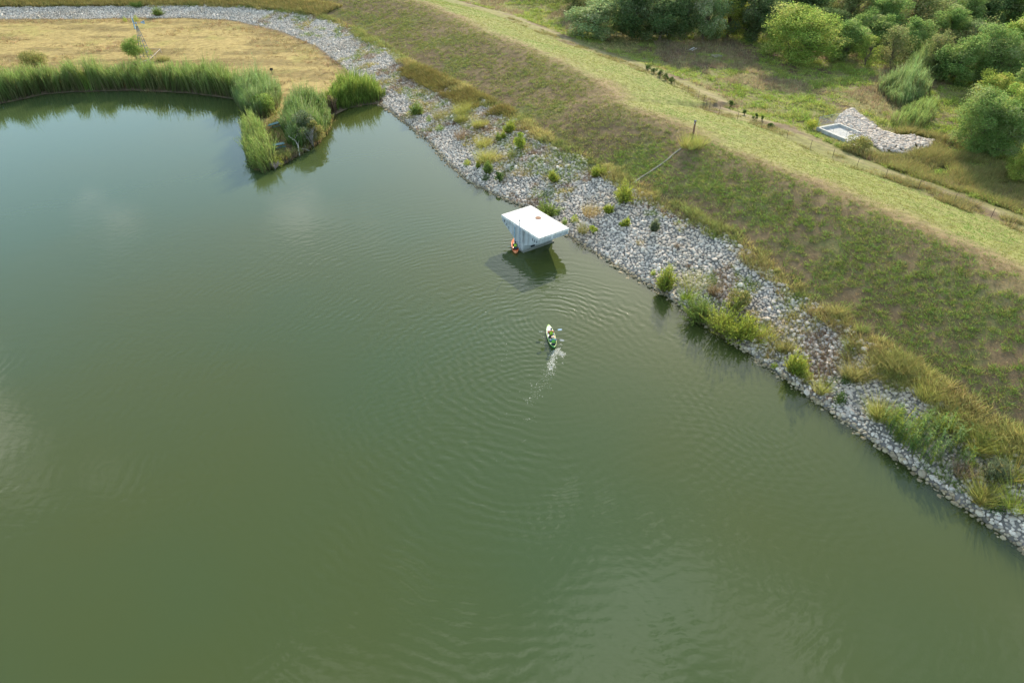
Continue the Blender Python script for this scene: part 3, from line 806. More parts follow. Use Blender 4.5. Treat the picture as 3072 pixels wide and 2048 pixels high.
LIME = [(.42,.46,.07),(.35,.42,.07),(.48,.49,.10),(.28,.36,.06)]
GRN = [(.24,.33,.08),(.19,.27,.06),(.30,.38,.10)]
DKG = [(.10,.16,.045),(.08,.135,.035),(.14,.20,.05)]
OLV = [(.28,.275,.09),(.23,.24,.075),(.34,.31,.11)]
YEL = [(.46,.42,.12),(.38,.38,.10),(.50,.45,.17),(.33,.34,.09)]
BRN = [(.24,.165,.10),(.19,.13,.085),(.29,.20,.12)]
ORG = [(.38,.27,.13),(.32,.24,.11),(.34,.30,.11)]
GRY = [(.20,.23,.13),(.16,.20,.11),(.24,.27,.15)]
PAL = dict(L=LIME, G=GRN, D=DKG, O=OLV, Y=YEL, B=BRN, R=ORG, S=GRY)
def make_plant(kind, pal, w, h):
    """returns (foliage MB, stem MB or None) round the origin"""
    f, st = MB(), None
    if kind == 'willow':                       # many upright wands with narrow leaves
        n = int(np.clip(44*w*h, 26, 210)); st = MB(); w = w*1.35; h = h*.9
        ks = int(np.clip(round(2.2*w + 1), 2, 6)); subs = [(rng.normal(0, .17)*w, rng.normal(0, .17)*w, rng.uniform(.55, 1.0)) for _ in range(ks)]
        subs[0] = (rng.normal(0, .06)*w, rng.normal(0, .06)*w, 1.0)
        for i in range(n):
            sx0, sy0, sh0 = subs[i % ks]
            th = rng.uniform(0, 6.28); r = rng.random()**.6
            tip = np.array((sx0 + math.cos(th)*r*w*.40, sy0 + math.sin(th)*r*w*.40, h*sh0*(1-.55*r*r)*rng.uniform(.35,1.12)))
            b0 = np.array((sx0*.8 + (tip[0]-sx0)*.2, sy0*.8 + (tip[1]-sy0)*.2, 0))
            mid = (b0+tip)/2 + np.array((rng.normal(0,.05), rng.normal(0,.05), .05*h))
            st.tube([b0, mid, tip], [.018,.012,.004], (.14,.11,.05), 3)
            m = 26; q = rng.uniform(.12, 1, m)[:,None]
            Pq = np.where(q < .5, b0+(mid-b0)*q*2, mid+(tip-mid)*(q-.5)*2)
            c = jit(lerp(pick_pal(pal, 1)[0]*.75, pick_pal(pal, 1)[0], q[:,0]), m, .15, .06)
            ln = rng.normal(0, .14, (m, 2)) + tip[:2]*.06
            add_blades(f, Pq, rng.uniform(.12,.28,m), ln, .055, c, .3)
    elif kind == 'bush':                       # leafy rounded shrub made of clumps
        st = MB(); k = int(np.clip(7*w, 6, 18))
        for i in range(k):
            th = rng.uniform(0, 6.28); r = rng.random()**.5*.36*w; zc = h*rng.uniform(.32,.78)*(1-.25*(r/(.36*w))**2)
            c0 = np.array((math.cos(th)*r, math.sin(th)*r, zc)); cr = min(w,h*1.6)*rng.uniform(.17,.28)
            st.tube([(c0[0]*.15,c0[1]*.15,0), c0*np.array((.6,.6,.55)), c0], [.03,.02,.008], (.13,.10,.06), 4)
            m = int(np.clip(300*w*h/k, 70, 520)); u_ = rnd_unit(m); lf = 1.0 + .55*min(1, h/3.0); rad = cr*(.55+.5*rng.random(m))
            Pq = c0 + u_*rad[:,None]*np.array((1,1,.85)); Pq[:,2] = np.maximum(Pq[:,2], .05)
            add_leaves(f, Pq, rng.uniform(.09,.17,m)*lf, jit(pick_pal(pal, 1)[0], m, .2, .08), .5)
    elif kind == 'tuft':
        k = int(np.clip(16*w*w, 7, 60)); a = rng.uniform(0, 6.28, k); r = rng.random(k)**.5*w*.45
        C_ = np.stack([np.cos(a)*r, np.sin(a)*r*.8, np.zeros(k)], 1)
        hh_ = h*rng.uniform(.45, 1.0, k)*(1 - .5*(r/(w*.5))**2)
        tufts(f, C_, 16, hh_, .14+.08*w*.5, .035, jit(pick_pal(pal, k), k, .15, .06), .75, pal[-1], .35)
    elif kind == 'dry':                        # seeded brown weeds: thin stems, small heads
        n = int(np.clip(60*w*h, 30, 260)); tufts(f, np.zeros((1,3)), n, h*.85, w*.35, .03, np.array(pal[:1]), .4, pal[-1], .25)
        Pq = hemi(n*2, w, w, h*.9, .05); add_leaves(f, Pq, .09, jit(pick_pal(pal, n*2), n*2, .2, .1), .7)
    elif kind == 'low':
        m = int(np.clip(420*w*h, 80, 700)); Pq = hemi(m, w, w*.9, h); add_leaves(f, Pq, rng.uniform(.09,.16,m), jit(pick_pal(pal, m), m, .15, .08), .55)
    return f, st
PLANT_NAMES = dict(willow='willow_shrub', bush='leafy_shrub', tuft='grass_clump', dry='dry_weed', low='creeping_shrub')
def plant(kind, palk, xc, ytop, ybase, wpx, label, cat=None):
    p, h, sc_ = stand(xc, ytop, ybase); w = wpx/sc_
    f, st = make_plant(kind, PAL[palk], w, h)
    nm = PLANT_NAMES[kind]; cat = cat or ('grass' if kind == 'tuft' else 'weed' if kind == 'dry' else 'shrub')
    loc = (p[0], p[1], p[2] - .03)
    if st is not None:
        r = empty(nm, loc, 0); st.build('stem', M_bark, r); f.build('foliage', M_leaf, r)
    else:
        r = f.build(nm, M_leaf); r.location = loc
    return tag(r, label, cat, 'plants on the stone bank' if 1200 < xc < 3072 and ybase > 300 else None)
# plants on the stone bank, from the far end to the near end
PL = [
 ('willow','G',1247,290,345,42,'soft green willow shrub by the waterline nearest the tall reed mound'),
 ('dry','O',1322,318,356,62,'wide olive weed patch in the middle of the stones beyond the shelter'),
 ('tuft','Y',1395,292,338,80,'broad straw yellow grass clump at the stone edge upslope of two others'),
 ('tuft','Y',1386,330,364,44,'yellow grass clump directly below the broad straw clump'),
 ('tuft','Y',1440,345,382,36,'small golden clump right of the yellow grass clumps'),
 ('low','G',1287,345,366,20,'tiny green shrub low on the stones near the soft green willow'),
 ('low','G',1320,372,392,30,'small green shrub close to the water left of the purplish weeds'),
 ('dry','B',1392,378,416,72,'purplish brown weed patch on pale stones'),
 ('willow','L',1526,352,400,28,'slim lime shrub at the upper stone edge above the round lime bush'),
 ('willow','L',1511,390,416,14,'thin lime sprig under the slim lime shrub'),
 ('willow','G',1495,396,424,14,'thin green sprig left of the lime sprig'),
 ('bush','L',1558,388,448,44,'round lime bush standing alone high on the pale stones'),
 ('tuft','Y',1450,402,440,48,'yellow clump uphill of the largest yellow clump'),
 ('tuft','Y',1464,426,486,72,'largest yellow grass clump in mid slope of the stones'),
 ('low','Y',1540,446,470,36,'low yellow green shrub at the foot of the round lime bush'),
 ('low','L',1402,476,496,26,'small lime shrub nearest the water below the yellow clump'),
 ('willow','L',1433,478,505,13,'narrow lime sprig just above the water'),
 ('willow','G',1466,470,520,26,'loose grey green sprig above the small dark bush'),
 ('low','D',1457,522,540,30,'flat dark green shrub hugging the stones by the water'),
 ('bush','D',1499,506,548,30,'small dark green bush near the water left of the shelter roof'),
 ('willow','L',1662,500,544,26,'lone lime shrub midway up the stones above the shelter'),
 ('willow','L',1790,488,530,30,'lime shrub at the grass edge left of the concrete strip'),
 ('willow','L',1873,532,602,60,'large bright lime bush at the bottom of the concrete strip'),
 ('willow','L',1827,598,640,28,'upright lime shrub below the large lime bush'),
 ('willow','G',1650,600,650,62,'feathery light green shrubs right behind the shelter roof'),
 ('dry','R',1775,606,646,58,'rusty orange weed patch between two lime shrubs'),
 ('low','L',1724,642,666,26,'small yellow green shrub off the right corner of the shelter roof'),
 ('low','G',1694,650,674,22,'little green shrub touching the right corner of the shelter'),
 ('dry','O',1750,660,698,34,'olive weeds on the stones right of the shelter'),
 ('bush','L',1779,672,702,28,'bright lime shrub beside the olive weeds right of the shelter'),
 ('willow','L',1881,645,678,22,'small lime shrub alone below the rusty weeds'),
 ('willow','S',1969,636,694,26,'tall pale grey green shrub high on the stones'),
 ('dry','R',1920,714,732,26,'reddish weed on bare pale stones'),
 ('dry','B',2034,724,744,22,'small brown weed high on the bare stones'),
 ('low','L',1960,806,824,18,'tiny lime shrub left of the tall lime shrub'),
 ('willow','L',2006,770,868,46,'tall lime shrub with dark lower branches by the waterline'),
 ('dry','O',2082,812,858,104,'wide olive weed bed upslope of the lakeside willows'),
 ('tuft','L',2066,850,902,32,'lime grass clump left of the lakeside willows'),
 ('willow','G',2112,868,966,92,'leftmost of the three tall lakeside willow shrubs'),
 ('willow','L',2176,888,1000,112,'middle and brightest of the three tall lakeside willow shrubs'),
 ('willow','L',2236,938,1014,92,'rightmost and shortest of the three lakeside willow shrubs'),
 ('dry','B',2147,838,884,36,'grey brown dead weed behind the lakeside willows'),
 ('bush','O',2218,864,920,70,'olive shrub on the stones above the lakeside willows'),
 ('bush','O',2204,906,940,48,'smaller olive shrub touching the lakeside willows'),
 ('dry','Y',2310,976,1018,46,'dry yellow weed right of the lakeside willows'),
 ('tuft','O',2358,1010,1050,52,'olive grass clump above the upright lime bush'),
 ('willow','L',2388,1036,1122,56,'upright lime bush by the waterline further down from the willows'),
 ('low','Y',2422,1112,1142,48,'low yellow shrub at the foot of the upright lime bush'),
 ('low','L',2325,1086,1102,26,'tiny lime plant among the stones at the water left of the upright lime bush'),
 ('tuft','Y',2474,1126,1176,36,'yellow green grass clump between the upright lime bush and the canes'),
 ('low','D',2540,1122,1148,36,'compact dark green shrub on the stones above the canes'),
 ('tuft','O',2576,1080,1132,76,'olive golden grass clump at the upper stone edge above the dark shrub'),
 ('low','D',2524,1172,1206,42,'dark green creeping shrub left of the canes'),
 ('tuft','Y',2648,1190,1250,62,'golden grass clump at the upper left of the canes'),
 ('tuft','Y',2950,1308,1352,62,'yellow grass clump right of the canes at the upper stone edge'),
 ('tuft','L',3020,1322,1368,28,'slender lime grass clump near the right edge of the picture'),
 ('dry','B',2896,1376,1426,58,'brownish weeds on the stones below the canes'),
 ('willow','S',3006,1362,1434,62,'grey green feathery shrub near the right edge of the picture'),
 ('tuft','Y',3054,1372,1432,46,'yellow grass clump at the right edge beside the grey green shrub'),
 ('tuft','Y',2972,1438,1500,72,'golden grass clump low on the near stones'),
 ('low','D',2994,1494,1526,62,'dark green creeping shrub below the golden clump on the near stones'),
 ('tuft','L',3066,1468,1534,42,'yellow green clump at the right edge nearest the viewer'),
 ('tuft','O',2700,1058,1105,90,'tall olive gold grass mass spilling over the stones above the canes'),
 ('tuft','Y',2800,1140,1190,90,'big golden grass mass at the grass edge right above the canes'),
 # beyond the stones
 ('bush','G',790,268,345,70,'leafy green shrub swallowed by the reed stand at the root of the spit'),
 ('bush','S',900,318,420,90,'grey green willow bush rising out of the spit thicket'),
 ('bush','O',945,345,432,50,'olive bush at the water side of the spit thicket'),
 ('willow','G',775,420,508,50,'green willow wands among the reeds at the left of the spit tip'),
 ('low','L',832,470,496,40,'yellow green low shrub beside the picnic table near the spit tip'),
 ('bush','G',404,98,182,76,'bushy green shrub wrapped round the windmill foot'),
 ('bush','O',95,150,208,84,'thin leaved shrub behind the reeds left of the windmill'),
 ('low','L',373,48,66,14,'small lime plant on the field left of the windmill wheel'),
 ('low','L',407,44,64,18,'small lime plant on the field behind the windmill wheel'),
 ('willow','G',470,12,48,26,'green shrub on the far stones above the windmill'),
 ('bush','D',408,2,24,40,'dark shrub on the far stones left of the green one'),
 ('tuft','O',486,158,182,36,'green grass tuft beside the wooden rail of the windmill'),
 ('tuft','Y',2085,385,440,78,'tall grass clump round the foot of the marker post'),
 ('bush','O',2570,408,452,100,'olive shrub on the near side of the outlet stones'),
 ('bush','L',2438,352,388,48,'bright green shrub against the left end of the concrete outlet'),
]
for a in PL: plant(*a)
for i, (x_, y0, y1, w_) in enumerate([(2193,298,322,22),(2236,320,345,14),(2266,335,360,18),(2287,343,362,10),(2312,366,382,22)]):
    plant('bush','D',x_,y0,y1,w_, ['leftmost and widest','second','third','slimmest','last and lowest'][i]+' of the dark little cedars along the track fence')
for i, x_ in enumerate((1945,1963,1981,1998,2016)):
    o = plant('bush','D',x_,188+i*9,212+i*9.5,20,['first','second','third','fourth','fifth'][i]+' from the left of the dark vines climbing the far fence')

mb = MB()
P, s, t = scatter_st(lambda q: .5+0*q, lambda q: rip_w(q)+.3, -45, 140, 26000)
nn = fbm(P[:,0]+71, P[:,1]+13, 5.5, 4); lim = np.interp(t/K, [-45,-22,-8,4,18,30,42,60,80,140], [.50,.50,.50,.64,.66,.62,.54,.50,.58,.64])
k = (nn + .25*(s/rip_w(t)-.5)) > lim; G = P[k]; G[:,2] += .08
pal = lerp((.40,.34,.11), (.22,.28,.07), sstep(.4,.6,fbm(G[:,0],G[:,1]+44,2.5,3)))*(1+rng.normal(0,.2,(len(G),1)))
pal = np.where((fbm(G[:,0]+7,G[:,1]+4,3,2) > .62)[:,None], np.array((.27,.19,.11)), pal)
tufts(mb, G, 7, .22+.4*rng.random(len(G)), .2, .04, pal, .7, None, .35)
o = mb.build('stone_weeds', M_grass); tag(o, 'sparse yellow and green weeds sprouting between the bank stones', 'weeds', kind='stuff')
# ------------------------------------------------------------------ reeds and canes
def poly_pts(pxs, n, dz=0.0):
    W = np.array([ground_at(*p)[:2] for p in pxs]); lo_, hi_ = W.min(0), W.max(0)
    Q = rng.uniform(lo_, hi_, (n, 2)); d = poly_sd(Q[:,0], Q[:,1], W); k = d > 0
    Q = Q[k]; return np.column_stack([Q, np.maximum(terrain(Q[:,0], Q[:,1]), -.15)]), d[k]
def reeds(mb, P, h, pal_top, pal_low, leaf=3, width=.07, lean=(.0,.0)):
    n = len(P); h = np.broadcast_to(h, (n,))*np.clip(1+rng.normal(0,.14,n),.6,1.4)
    ln = rng.normal(0,.10,(n,2))*h[:,None] + np.array(lean)*h[:,None] + (np.stack([fbm(P[:,0],P[:,1],1.8,2),fbm(P[:,0]+30,P[:,1],1.8,2)],1)-.5)*.9*h[:,None]
    low = jit(pick_pal(pal_low, n), n, .18, .07); top = jit(pick_pal(pal_top, n), n, .18, .07)
    add_blades(mb, P, h, ln, width, low, .2, top, False)
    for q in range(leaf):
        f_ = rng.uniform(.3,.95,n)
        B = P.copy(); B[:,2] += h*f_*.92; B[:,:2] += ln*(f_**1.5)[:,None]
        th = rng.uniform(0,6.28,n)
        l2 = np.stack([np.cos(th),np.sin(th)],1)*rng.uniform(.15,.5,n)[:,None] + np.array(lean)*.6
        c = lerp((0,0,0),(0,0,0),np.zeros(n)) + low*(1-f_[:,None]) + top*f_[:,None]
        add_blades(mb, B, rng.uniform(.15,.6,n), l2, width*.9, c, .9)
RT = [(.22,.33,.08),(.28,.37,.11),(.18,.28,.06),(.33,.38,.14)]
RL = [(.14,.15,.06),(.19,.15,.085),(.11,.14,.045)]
def belt(x0, x1, h, n, label, top=RT, low=RL, depth=5.0):
    m = max(n*14, 220000); X = rng.uniform(-150, -30, m); Y = rng.uniform(100, 170, m)
    z, s, t, fd, fm = terrain(X, Y, True)
    px, py, _ = proj(X, Y, z)
    k = (fd > .1) & (fd < depth*(.7+.6*fbm(X,Y,6,2))) & (px > x0) & (px < x1) & (py > 180)
    P = np.column_stack([X, Y, np.maximum(z, -.1)])[k][:n]
    hh = h*(.42+1.1*fbm(P[:,0],P[:,1],3.2,3))
    o = MB(); reeds(o, P, hh, top, low, 3, .10, (.02,-.05))
    r = o.build('reed_bed', M_leaf); tag(r, label, 'reeds', 'reed beds round the bay')
    return r
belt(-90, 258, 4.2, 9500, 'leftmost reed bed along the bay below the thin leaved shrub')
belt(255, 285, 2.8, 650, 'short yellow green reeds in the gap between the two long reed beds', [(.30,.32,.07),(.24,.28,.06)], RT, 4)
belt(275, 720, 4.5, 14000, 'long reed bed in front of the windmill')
def clump(pxs, h, n, label, top=RT, low=RL, name='reed_clump', dome=.35, w=.085, cat='reeds', leaf=4, grp='reeds on the spit'):
    P, d = poly_pts(pxs, n)
    hh = h*(1-dome + dome*sstep(0, 2.5, d))*(.30+1.3*fbm(P[:,0],P[:,1],1.7,3))
    o = MB(); reeds(o, P, hh, top, low, leaf, w)
    r = o.build(name, M_leaf); return tag(r, label, cat, grp)
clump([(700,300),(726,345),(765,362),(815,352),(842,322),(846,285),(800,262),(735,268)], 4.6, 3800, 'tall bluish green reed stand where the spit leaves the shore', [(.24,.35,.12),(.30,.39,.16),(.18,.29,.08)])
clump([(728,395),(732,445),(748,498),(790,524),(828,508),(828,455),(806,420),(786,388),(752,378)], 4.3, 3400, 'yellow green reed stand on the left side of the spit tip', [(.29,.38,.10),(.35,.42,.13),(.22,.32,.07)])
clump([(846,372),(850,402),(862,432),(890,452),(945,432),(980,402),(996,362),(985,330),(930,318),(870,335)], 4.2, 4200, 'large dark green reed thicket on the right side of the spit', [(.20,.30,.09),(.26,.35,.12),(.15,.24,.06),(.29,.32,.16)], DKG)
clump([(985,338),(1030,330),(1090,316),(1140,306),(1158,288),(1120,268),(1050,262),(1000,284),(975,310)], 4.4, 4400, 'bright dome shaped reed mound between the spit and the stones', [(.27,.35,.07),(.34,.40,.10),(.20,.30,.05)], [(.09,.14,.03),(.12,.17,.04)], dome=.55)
clump([(985,336),(1006,345),(1012,330),(990,322)], 3.4, 120, 'narrow dead brown reed strip at the right end of the spit thicket', [(.24,.16,.11),(.28,.2,.13)], [(.17,.11,.08)])
clump([(815,505),(850,492),(880,474),(872,462),(836,470),(818,485)], .9, 500, 'low scrubby growth at the very tip of the spit', GRN+OLV, BRN, dome=.1, cat='scrub')
clump([(806,350),(842,330),(850,372),(850,405),(860,432),(858,470),(832,490),(826,452),(806,418),(796,380)], .75, 900, 'low yellow green grass in the clearing of the spit round the picnic tables', [(.30,.33,.10),(.24,.29,.08)], OLV, dome=.1, cat='grass', name='grass_clump')
clump([(862,490),(905,466),(955,436),(988,402),(1004,352),(990,350),(960,400),(920,432),(870,465)], 1.3, 900, 'ragged low green scrub along the right shore of the spit', GRN+OLV, BRN, dome=.1, cat='scrub')
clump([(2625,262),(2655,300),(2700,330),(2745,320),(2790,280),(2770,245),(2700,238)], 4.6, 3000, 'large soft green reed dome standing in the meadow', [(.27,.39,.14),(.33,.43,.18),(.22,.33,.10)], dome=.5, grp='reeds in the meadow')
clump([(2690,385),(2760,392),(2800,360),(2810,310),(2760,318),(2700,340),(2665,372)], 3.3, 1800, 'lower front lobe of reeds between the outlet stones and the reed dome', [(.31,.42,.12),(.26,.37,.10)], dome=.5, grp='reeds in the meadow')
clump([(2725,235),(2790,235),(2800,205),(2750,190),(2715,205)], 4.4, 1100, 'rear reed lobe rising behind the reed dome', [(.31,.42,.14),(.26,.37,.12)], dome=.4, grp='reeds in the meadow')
# cane stand on the near stones
CT = [(.22,.30,.09),(.30,.34,.06),(.17,.26,.08),(.26,.33,.14)]
def canes(pxs, n, h, label):
    P, d = poly_pts(pxs, n); m = MB(); n = len(P)
    H_ = h*np.clip(1+rng.normal(0,.18,n),.5,1.4); ln = rng.normal(0,.10,(n,2))*H_[:,None]
    C_ = jit(pick_pal(CT, n), n, .12, .06)
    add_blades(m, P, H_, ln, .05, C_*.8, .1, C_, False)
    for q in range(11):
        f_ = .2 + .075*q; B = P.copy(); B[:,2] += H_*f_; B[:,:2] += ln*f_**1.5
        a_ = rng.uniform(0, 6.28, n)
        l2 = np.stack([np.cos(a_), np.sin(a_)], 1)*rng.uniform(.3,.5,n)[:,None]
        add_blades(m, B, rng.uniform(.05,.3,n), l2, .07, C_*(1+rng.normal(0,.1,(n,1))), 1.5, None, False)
    return tag(m.build('cane_clump', M_leaf), label, 'canes', 'canes on the near stones')
canes([(2635,1262),(2700,1262),(2745,1330),(2735,1372),(2680,1330)], 190, 1.7, 'left half of the cane stand on the near stones')
canes([(2720,1270),(2860,1290),(2880,1340),(2800,1400),(2745,1400),(2735,1330)], 260, 1.9, 'right and denser half of the cane stand on the near stones')
canes([(2880,1365),(2920,1380),(2905,1420),(2860,1400)], 40, 1.2, 'sparse young canes at the lower right of the cane stand')

# ------------------------------------------------------------------ trees
def make_tree(w, h, pal, leaf=.2, lobes=22, dens=1.0, low=.05, airy=.0, seed=0):
    """crown of leaf clumps on limbs, skirts down to the ground; returns trunk and crown meshes"""
    tr, cr = MB(), MB()
    tops = []
    for i in range(lobes):
        q = (i + rng.random())/lobes                      # height fraction from skirt to top
        zf = .10 + .80*q
        prof = .37*math.sqrt(max(.05, 1 - ((zf-.42)/.60)**2))
        th = i*2.4 + rng.normal(0, .5); r = prof*w*rng.uniform(.35, 1.25); zf = min(.95, max(.08, zf + rng.normal(0, .06)))
        tops.append(np.array((math.cos(th)*r, math.sin(th)*r, h*zf)))
    for i in range(max(3, lobes//6)):
        tops.append(np.array((rng.normal(0,.10)*w, rng.normal(0,.10)*w, h*rng.uniform(.55,.90))))
    forks = [np.array((rng.normal(0,.04)*w, rng.normal(0,.04)*w, h*q)) for q in (.12,.25,.42,.58)]
    tr.tube([(0,0,-.3), forks[0], forks[1], forks[2], forks[3]], [.026*h,.022*h,.018*h,.012*h,.005*h], (.15,.12,.085), 7)
    for c0 in tops:
        f_ = forks[min(3, max(0, int(c0[2]/h*4)-1))]
        mid = (f_+c0)/2 + np.array((0,0,.04*h))
        tr.tube([f_, mid, c0], [.010*h,.006*h,.002*h], (.16,.13,.09), 4)
        g = rng.uniform(.08,.21)
        rad = np.array((w*g*rng.uniform(.9,1.2), w*g*rng.uniform(.9,1.2), h*rng.uniform(.09,.15)))
        m = int(min(190*dens*(rad[0]*rad[1] + rad[0]*rad[2]*2)/leaf/5 + 90, 1400))
        u_ = rnd_unit(m); q = (.5+.55*rng.random(m)**.7)
        q *= .55 + .85*vnoise(u_[:,0]*2.6+c0[0]*3+50, u_[:,1]*2.6+u_[:,2]*2.6+c0[1]*3+50)
        P = c0 + u_*q[:,None]*rad; P = P[P[:,2] > .1]
        if airy: P = P[rng.random(len(P)) > airy]
        n = len(P)
        add_leaves(cr, P, rng.uniform(.7,1.3,n)*leaf, jit(pick_pal(pal, 1)[0]*rng.uniform(1.0,1.75), n, .25, .08), .6, .5)
    return tr, cr
TREE = dict(
 bright=[(.155,.215,.045),(.18,.235,.05),(.13,.185,.042)], dark=[(.075,.115,.042),(.09,.13,.045),(.06,.095,.036)],
 mid=[(.12,.185,.05),(.145,.21,.058),(.10,.16,.045)], silver=[(.17,.23,.095),(.15,.205,.085),(.19,.25,.105)],
 yellow=[(.18,.225,.045),(.16,.205,.04),(.20,.235,.05)], brown=[(.14,.165,.058),(.125,.15,.055),(.16,.18,.065)])
PROTO = {}
for kind, cnt, lobes_, leaf_, airy_ in (('dense', 4, 38, .25, 0), ('big', 2, 54, .24, 0), ('airy', 2, 26, .2, .28)):
    PROTO[kind] = []
    for q in range(cnt):
        w0, h0 = (8.0, 8.5) if kind == 'dense' else (11.0, 10.0) if kind == 'big' else (5.5, 7.5)
        tr, cr = make_tree(w0, h0, [(.42,.60,.17),(.52,.70,.21),(.36,.52,.15)], leaf_, lobes_, dens=.42 if kind == 'big' else .62, airy=airy_)
        mt_, mc_ = tr.mesh('trunk'), cr.mesh('crown'); mt_.materials.append(M_bark); mc_.materials.append(M_leaf)
        PROTO[kind].append((mt_, mc_, w0, h0))
_tn = 0
def tree(pal, xc, ytop, ybase, wpx, label, leaf=.27, airy=.0, lobes=34):
    global _tn
    p, h, sc_ = stand(xc, ytop, ybase); w = wpx/sc_*1.22
    h = min(h, 13.5); _tn += 1
    L_ = PROTO['airy' if airy else 'big' if lobes > 40 else 'dense']; mt_, mc_, w0, h0 = L_[_tn % len(L_)]
    r = empty('tree', p, rng.uniform(0, 6.28)); r.scale = (w/w0, w/w0*rng.uniform(.9, 1.12), h/h0)
    t_ = bpy.data.objects.new('trunk', mt_); t_.parent = r; link(t_)
    c_ = bpy.data.objects.new('crown', mc_); c_.parent = r; link(c_)
    base = np.mean(TREE[pal], 0)*1.38/np.array((.43,.61,.177))*rng.uniform(.92, 1.08)
    c_.color = (*[float(v) for v in base], 1)
    return tag(r, label, 'tree', 'trees behind the meadow')
TR = [
 ('silver',1795,0,112,150,'pale grey green shrubby tree at the left end of the tree line beside the track'),
 ('brown',1728,-30,48,90,'sparse brownish tree at the top edge where the track leaves the picture',.2,.3),
 ('dark',1905,-45,116,130,'dark dense tree right of the pale shrubby tree'),
 ('dark',1985,-40,120,120,'second dark dense tree of the shaded tree line'),
 ('dark',2052,-35,118,110,'third dark tree of the shaded line, left of the silvery one'),
 ('silver',2122,-40,122,105,'silvery leaved tree in the shaded tree line'),
 ('yellow',2195,-60,112,105,'tree with yellow top at the upper edge right of the silvery one'),
 ('dark',2272,-45,122,120,'dark tree behind the left side of the big bright tree'),
 ('bright',2412,28,180,190,'big bright yellow green tree standing forward of the tree line',.27,0,52),
 ('mid',2545,62,178,105,'darker tree fused to the right side of the big bright tree'),
 ('brown',2560,-50,92,120,'grey brown tall tree behind the big bright tree'),
 ('dark',2400,-60,70,140,'dark tree at the top edge above the big bright tree'),
 ('bright',2610,104,196,62,'small spindly yellow green tree right of the big bright tree',.18,.25,14),
 ('brown',2688,74,196,80,'grey brown slender tree left of the reed dome',.18,.2,16),
 ('mid',2660,-10,110,110,'rounded tree in the second row above the grey brown slender tree'),
 ('brown',2760,-50,90,130,'bare looking tall tree at the top edge above the reed dome',.18,.35),
 ('mid',2752,60,168,100,'mid green tree directly behind the reed dome'),
 ('brown',2815,92,216,70,'thin yellowish tree at the right shoulder of the reed dome',.18,.3,14),
 ('mid',2862,24,120,90,'upright olive tree in the second row right of the reed dome'),
 ('silver',2942,66,132,64,'small round pale tree in front of the upright olive tree'),
 ('mid',2895,110,250,120,'leafy tree at the left of the right hand thicket'),
 ('mid',2985,85,235,150,'broad leafy tree of the right hand thicket near the top right',.27,0,44),
 ('bright',3050,60,215,120,'light green tree at the right edge in the upper corner'),
 ('yellow',2995,222,330,100,'yellow crowned tree in the middle of the right hand thicket'),
 ('mid',2960,280,455,130,'broad grey green tree at the foot of the right hand thicket',.27,0,44),
 ('bright',3052,265,440,120,'tall light green tree at the right edge behind the broad grey green one'),
 ('yellow',3080,440,545,80,'yellow green bush tree cut by the right edge of the picture'),
 ('dark',2960,-40,80,120,'dark tree at the top edge right of the bare looking one'),
 ('mid',3045,-30,85,120,'tree in the top right corner of the picture'),
 ('dark',2490,-70,40,130,'dark tree at the top edge between the two grey brown ones'),
 ('mid',2335,-70,30,120,'green tree at the top edge right of the yellow topped tree'),
 ('mid',2625,40,140,90,'leafy tree filling the gap behind the spindly yellow green tree'),
 ('mid',2905,-20,95,100,'green tree in the second row above the small round pale tree'),
 ('dark',2840,150,232,80,'dark shrubby tree at the foot of the thin yellowish tree'),
 ('mid',3010,330,470,110,'leafy tree between the broad grey green one and the right edge'),
 ('dark',2480,20,110,110,'shaded tree peeping over the right shoulder of the big bright tree'),
 ('dark',2120,-90,20,120,'dark tree behind the silvery one at the top edge'),
 ('dark',1960,-100,10,140,'dark tree in the back row at the top edge left of the silvery one'),
]
for a in TR: tree(*a)
for i, (xc, yb, w_) in enumerate([(1850,-40,200),(2220,-60,220),(2600,-50,220),(2850,-50,200),(3140,30,200),(3150,180,180),(3150,330,160)]):
    tree('dark' if i < 4 else 'mid', xc, yb-150, yb, w_, ['tree beyond the top edge behind the dark pair','tree beyond the top edge behind the yellow topped tree','tree beyond the top edge behind the small rounded tree','tree beyond the top edge behind the upright olive tree','tree beyond the right edge near the upper corner','tree beyond the right edge beside the broad leafy tree','tree beyond the right edge beside the tall light green tree'][i])
mb = MB()
P, s, t = scatter_st(lambda q: toe_s(q)+22*K, lambda q: toe_s(q)+110*K, -30, 135, 62000)
px, py, _ = proj(P[:,0], P[:,1], P[:,2])
edge = np.interp(px, [1650,1780,1900,2250,2330,2480,2620,2700,2840,2900,2960,3072,3300], [30,80,112,118,132,170,182,182,195,236,305,458,560])
k = (py < edge) & (rng.random(len(P)) < .75)
G = P[k]; n = len(G)
hh = .6 + 11*np.clip(fbm(G[:,0], G[:,1], 6, 3)-.28,0,1)*sstep(-6, 16, edge[k]-py[k])
m = 4; B = np.repeat(G, m, 0) + rng.normal(0, .4, (n*m, 3))*np.array((1,1,0)); B[:,2] += np.repeat(hh, m)*rng.random(n*m)**.6
pc = lerp((.12,.18,.055), (.20,.215,.08), sstep(.45,.65,fbm(G[:,0]+20,G[:,1],9,3)))
add_leaves(mb, B, rng.uniform(.30,.55,n*m), jit(np.repeat(pc, m, 0), n*m, .22, .08), .6, .5)
o = mb.build('undergrowth', M_leaf); tag(o, 'dark green undergrowth filling the gaps below the trees', 'undergrowth', kind='stuff')
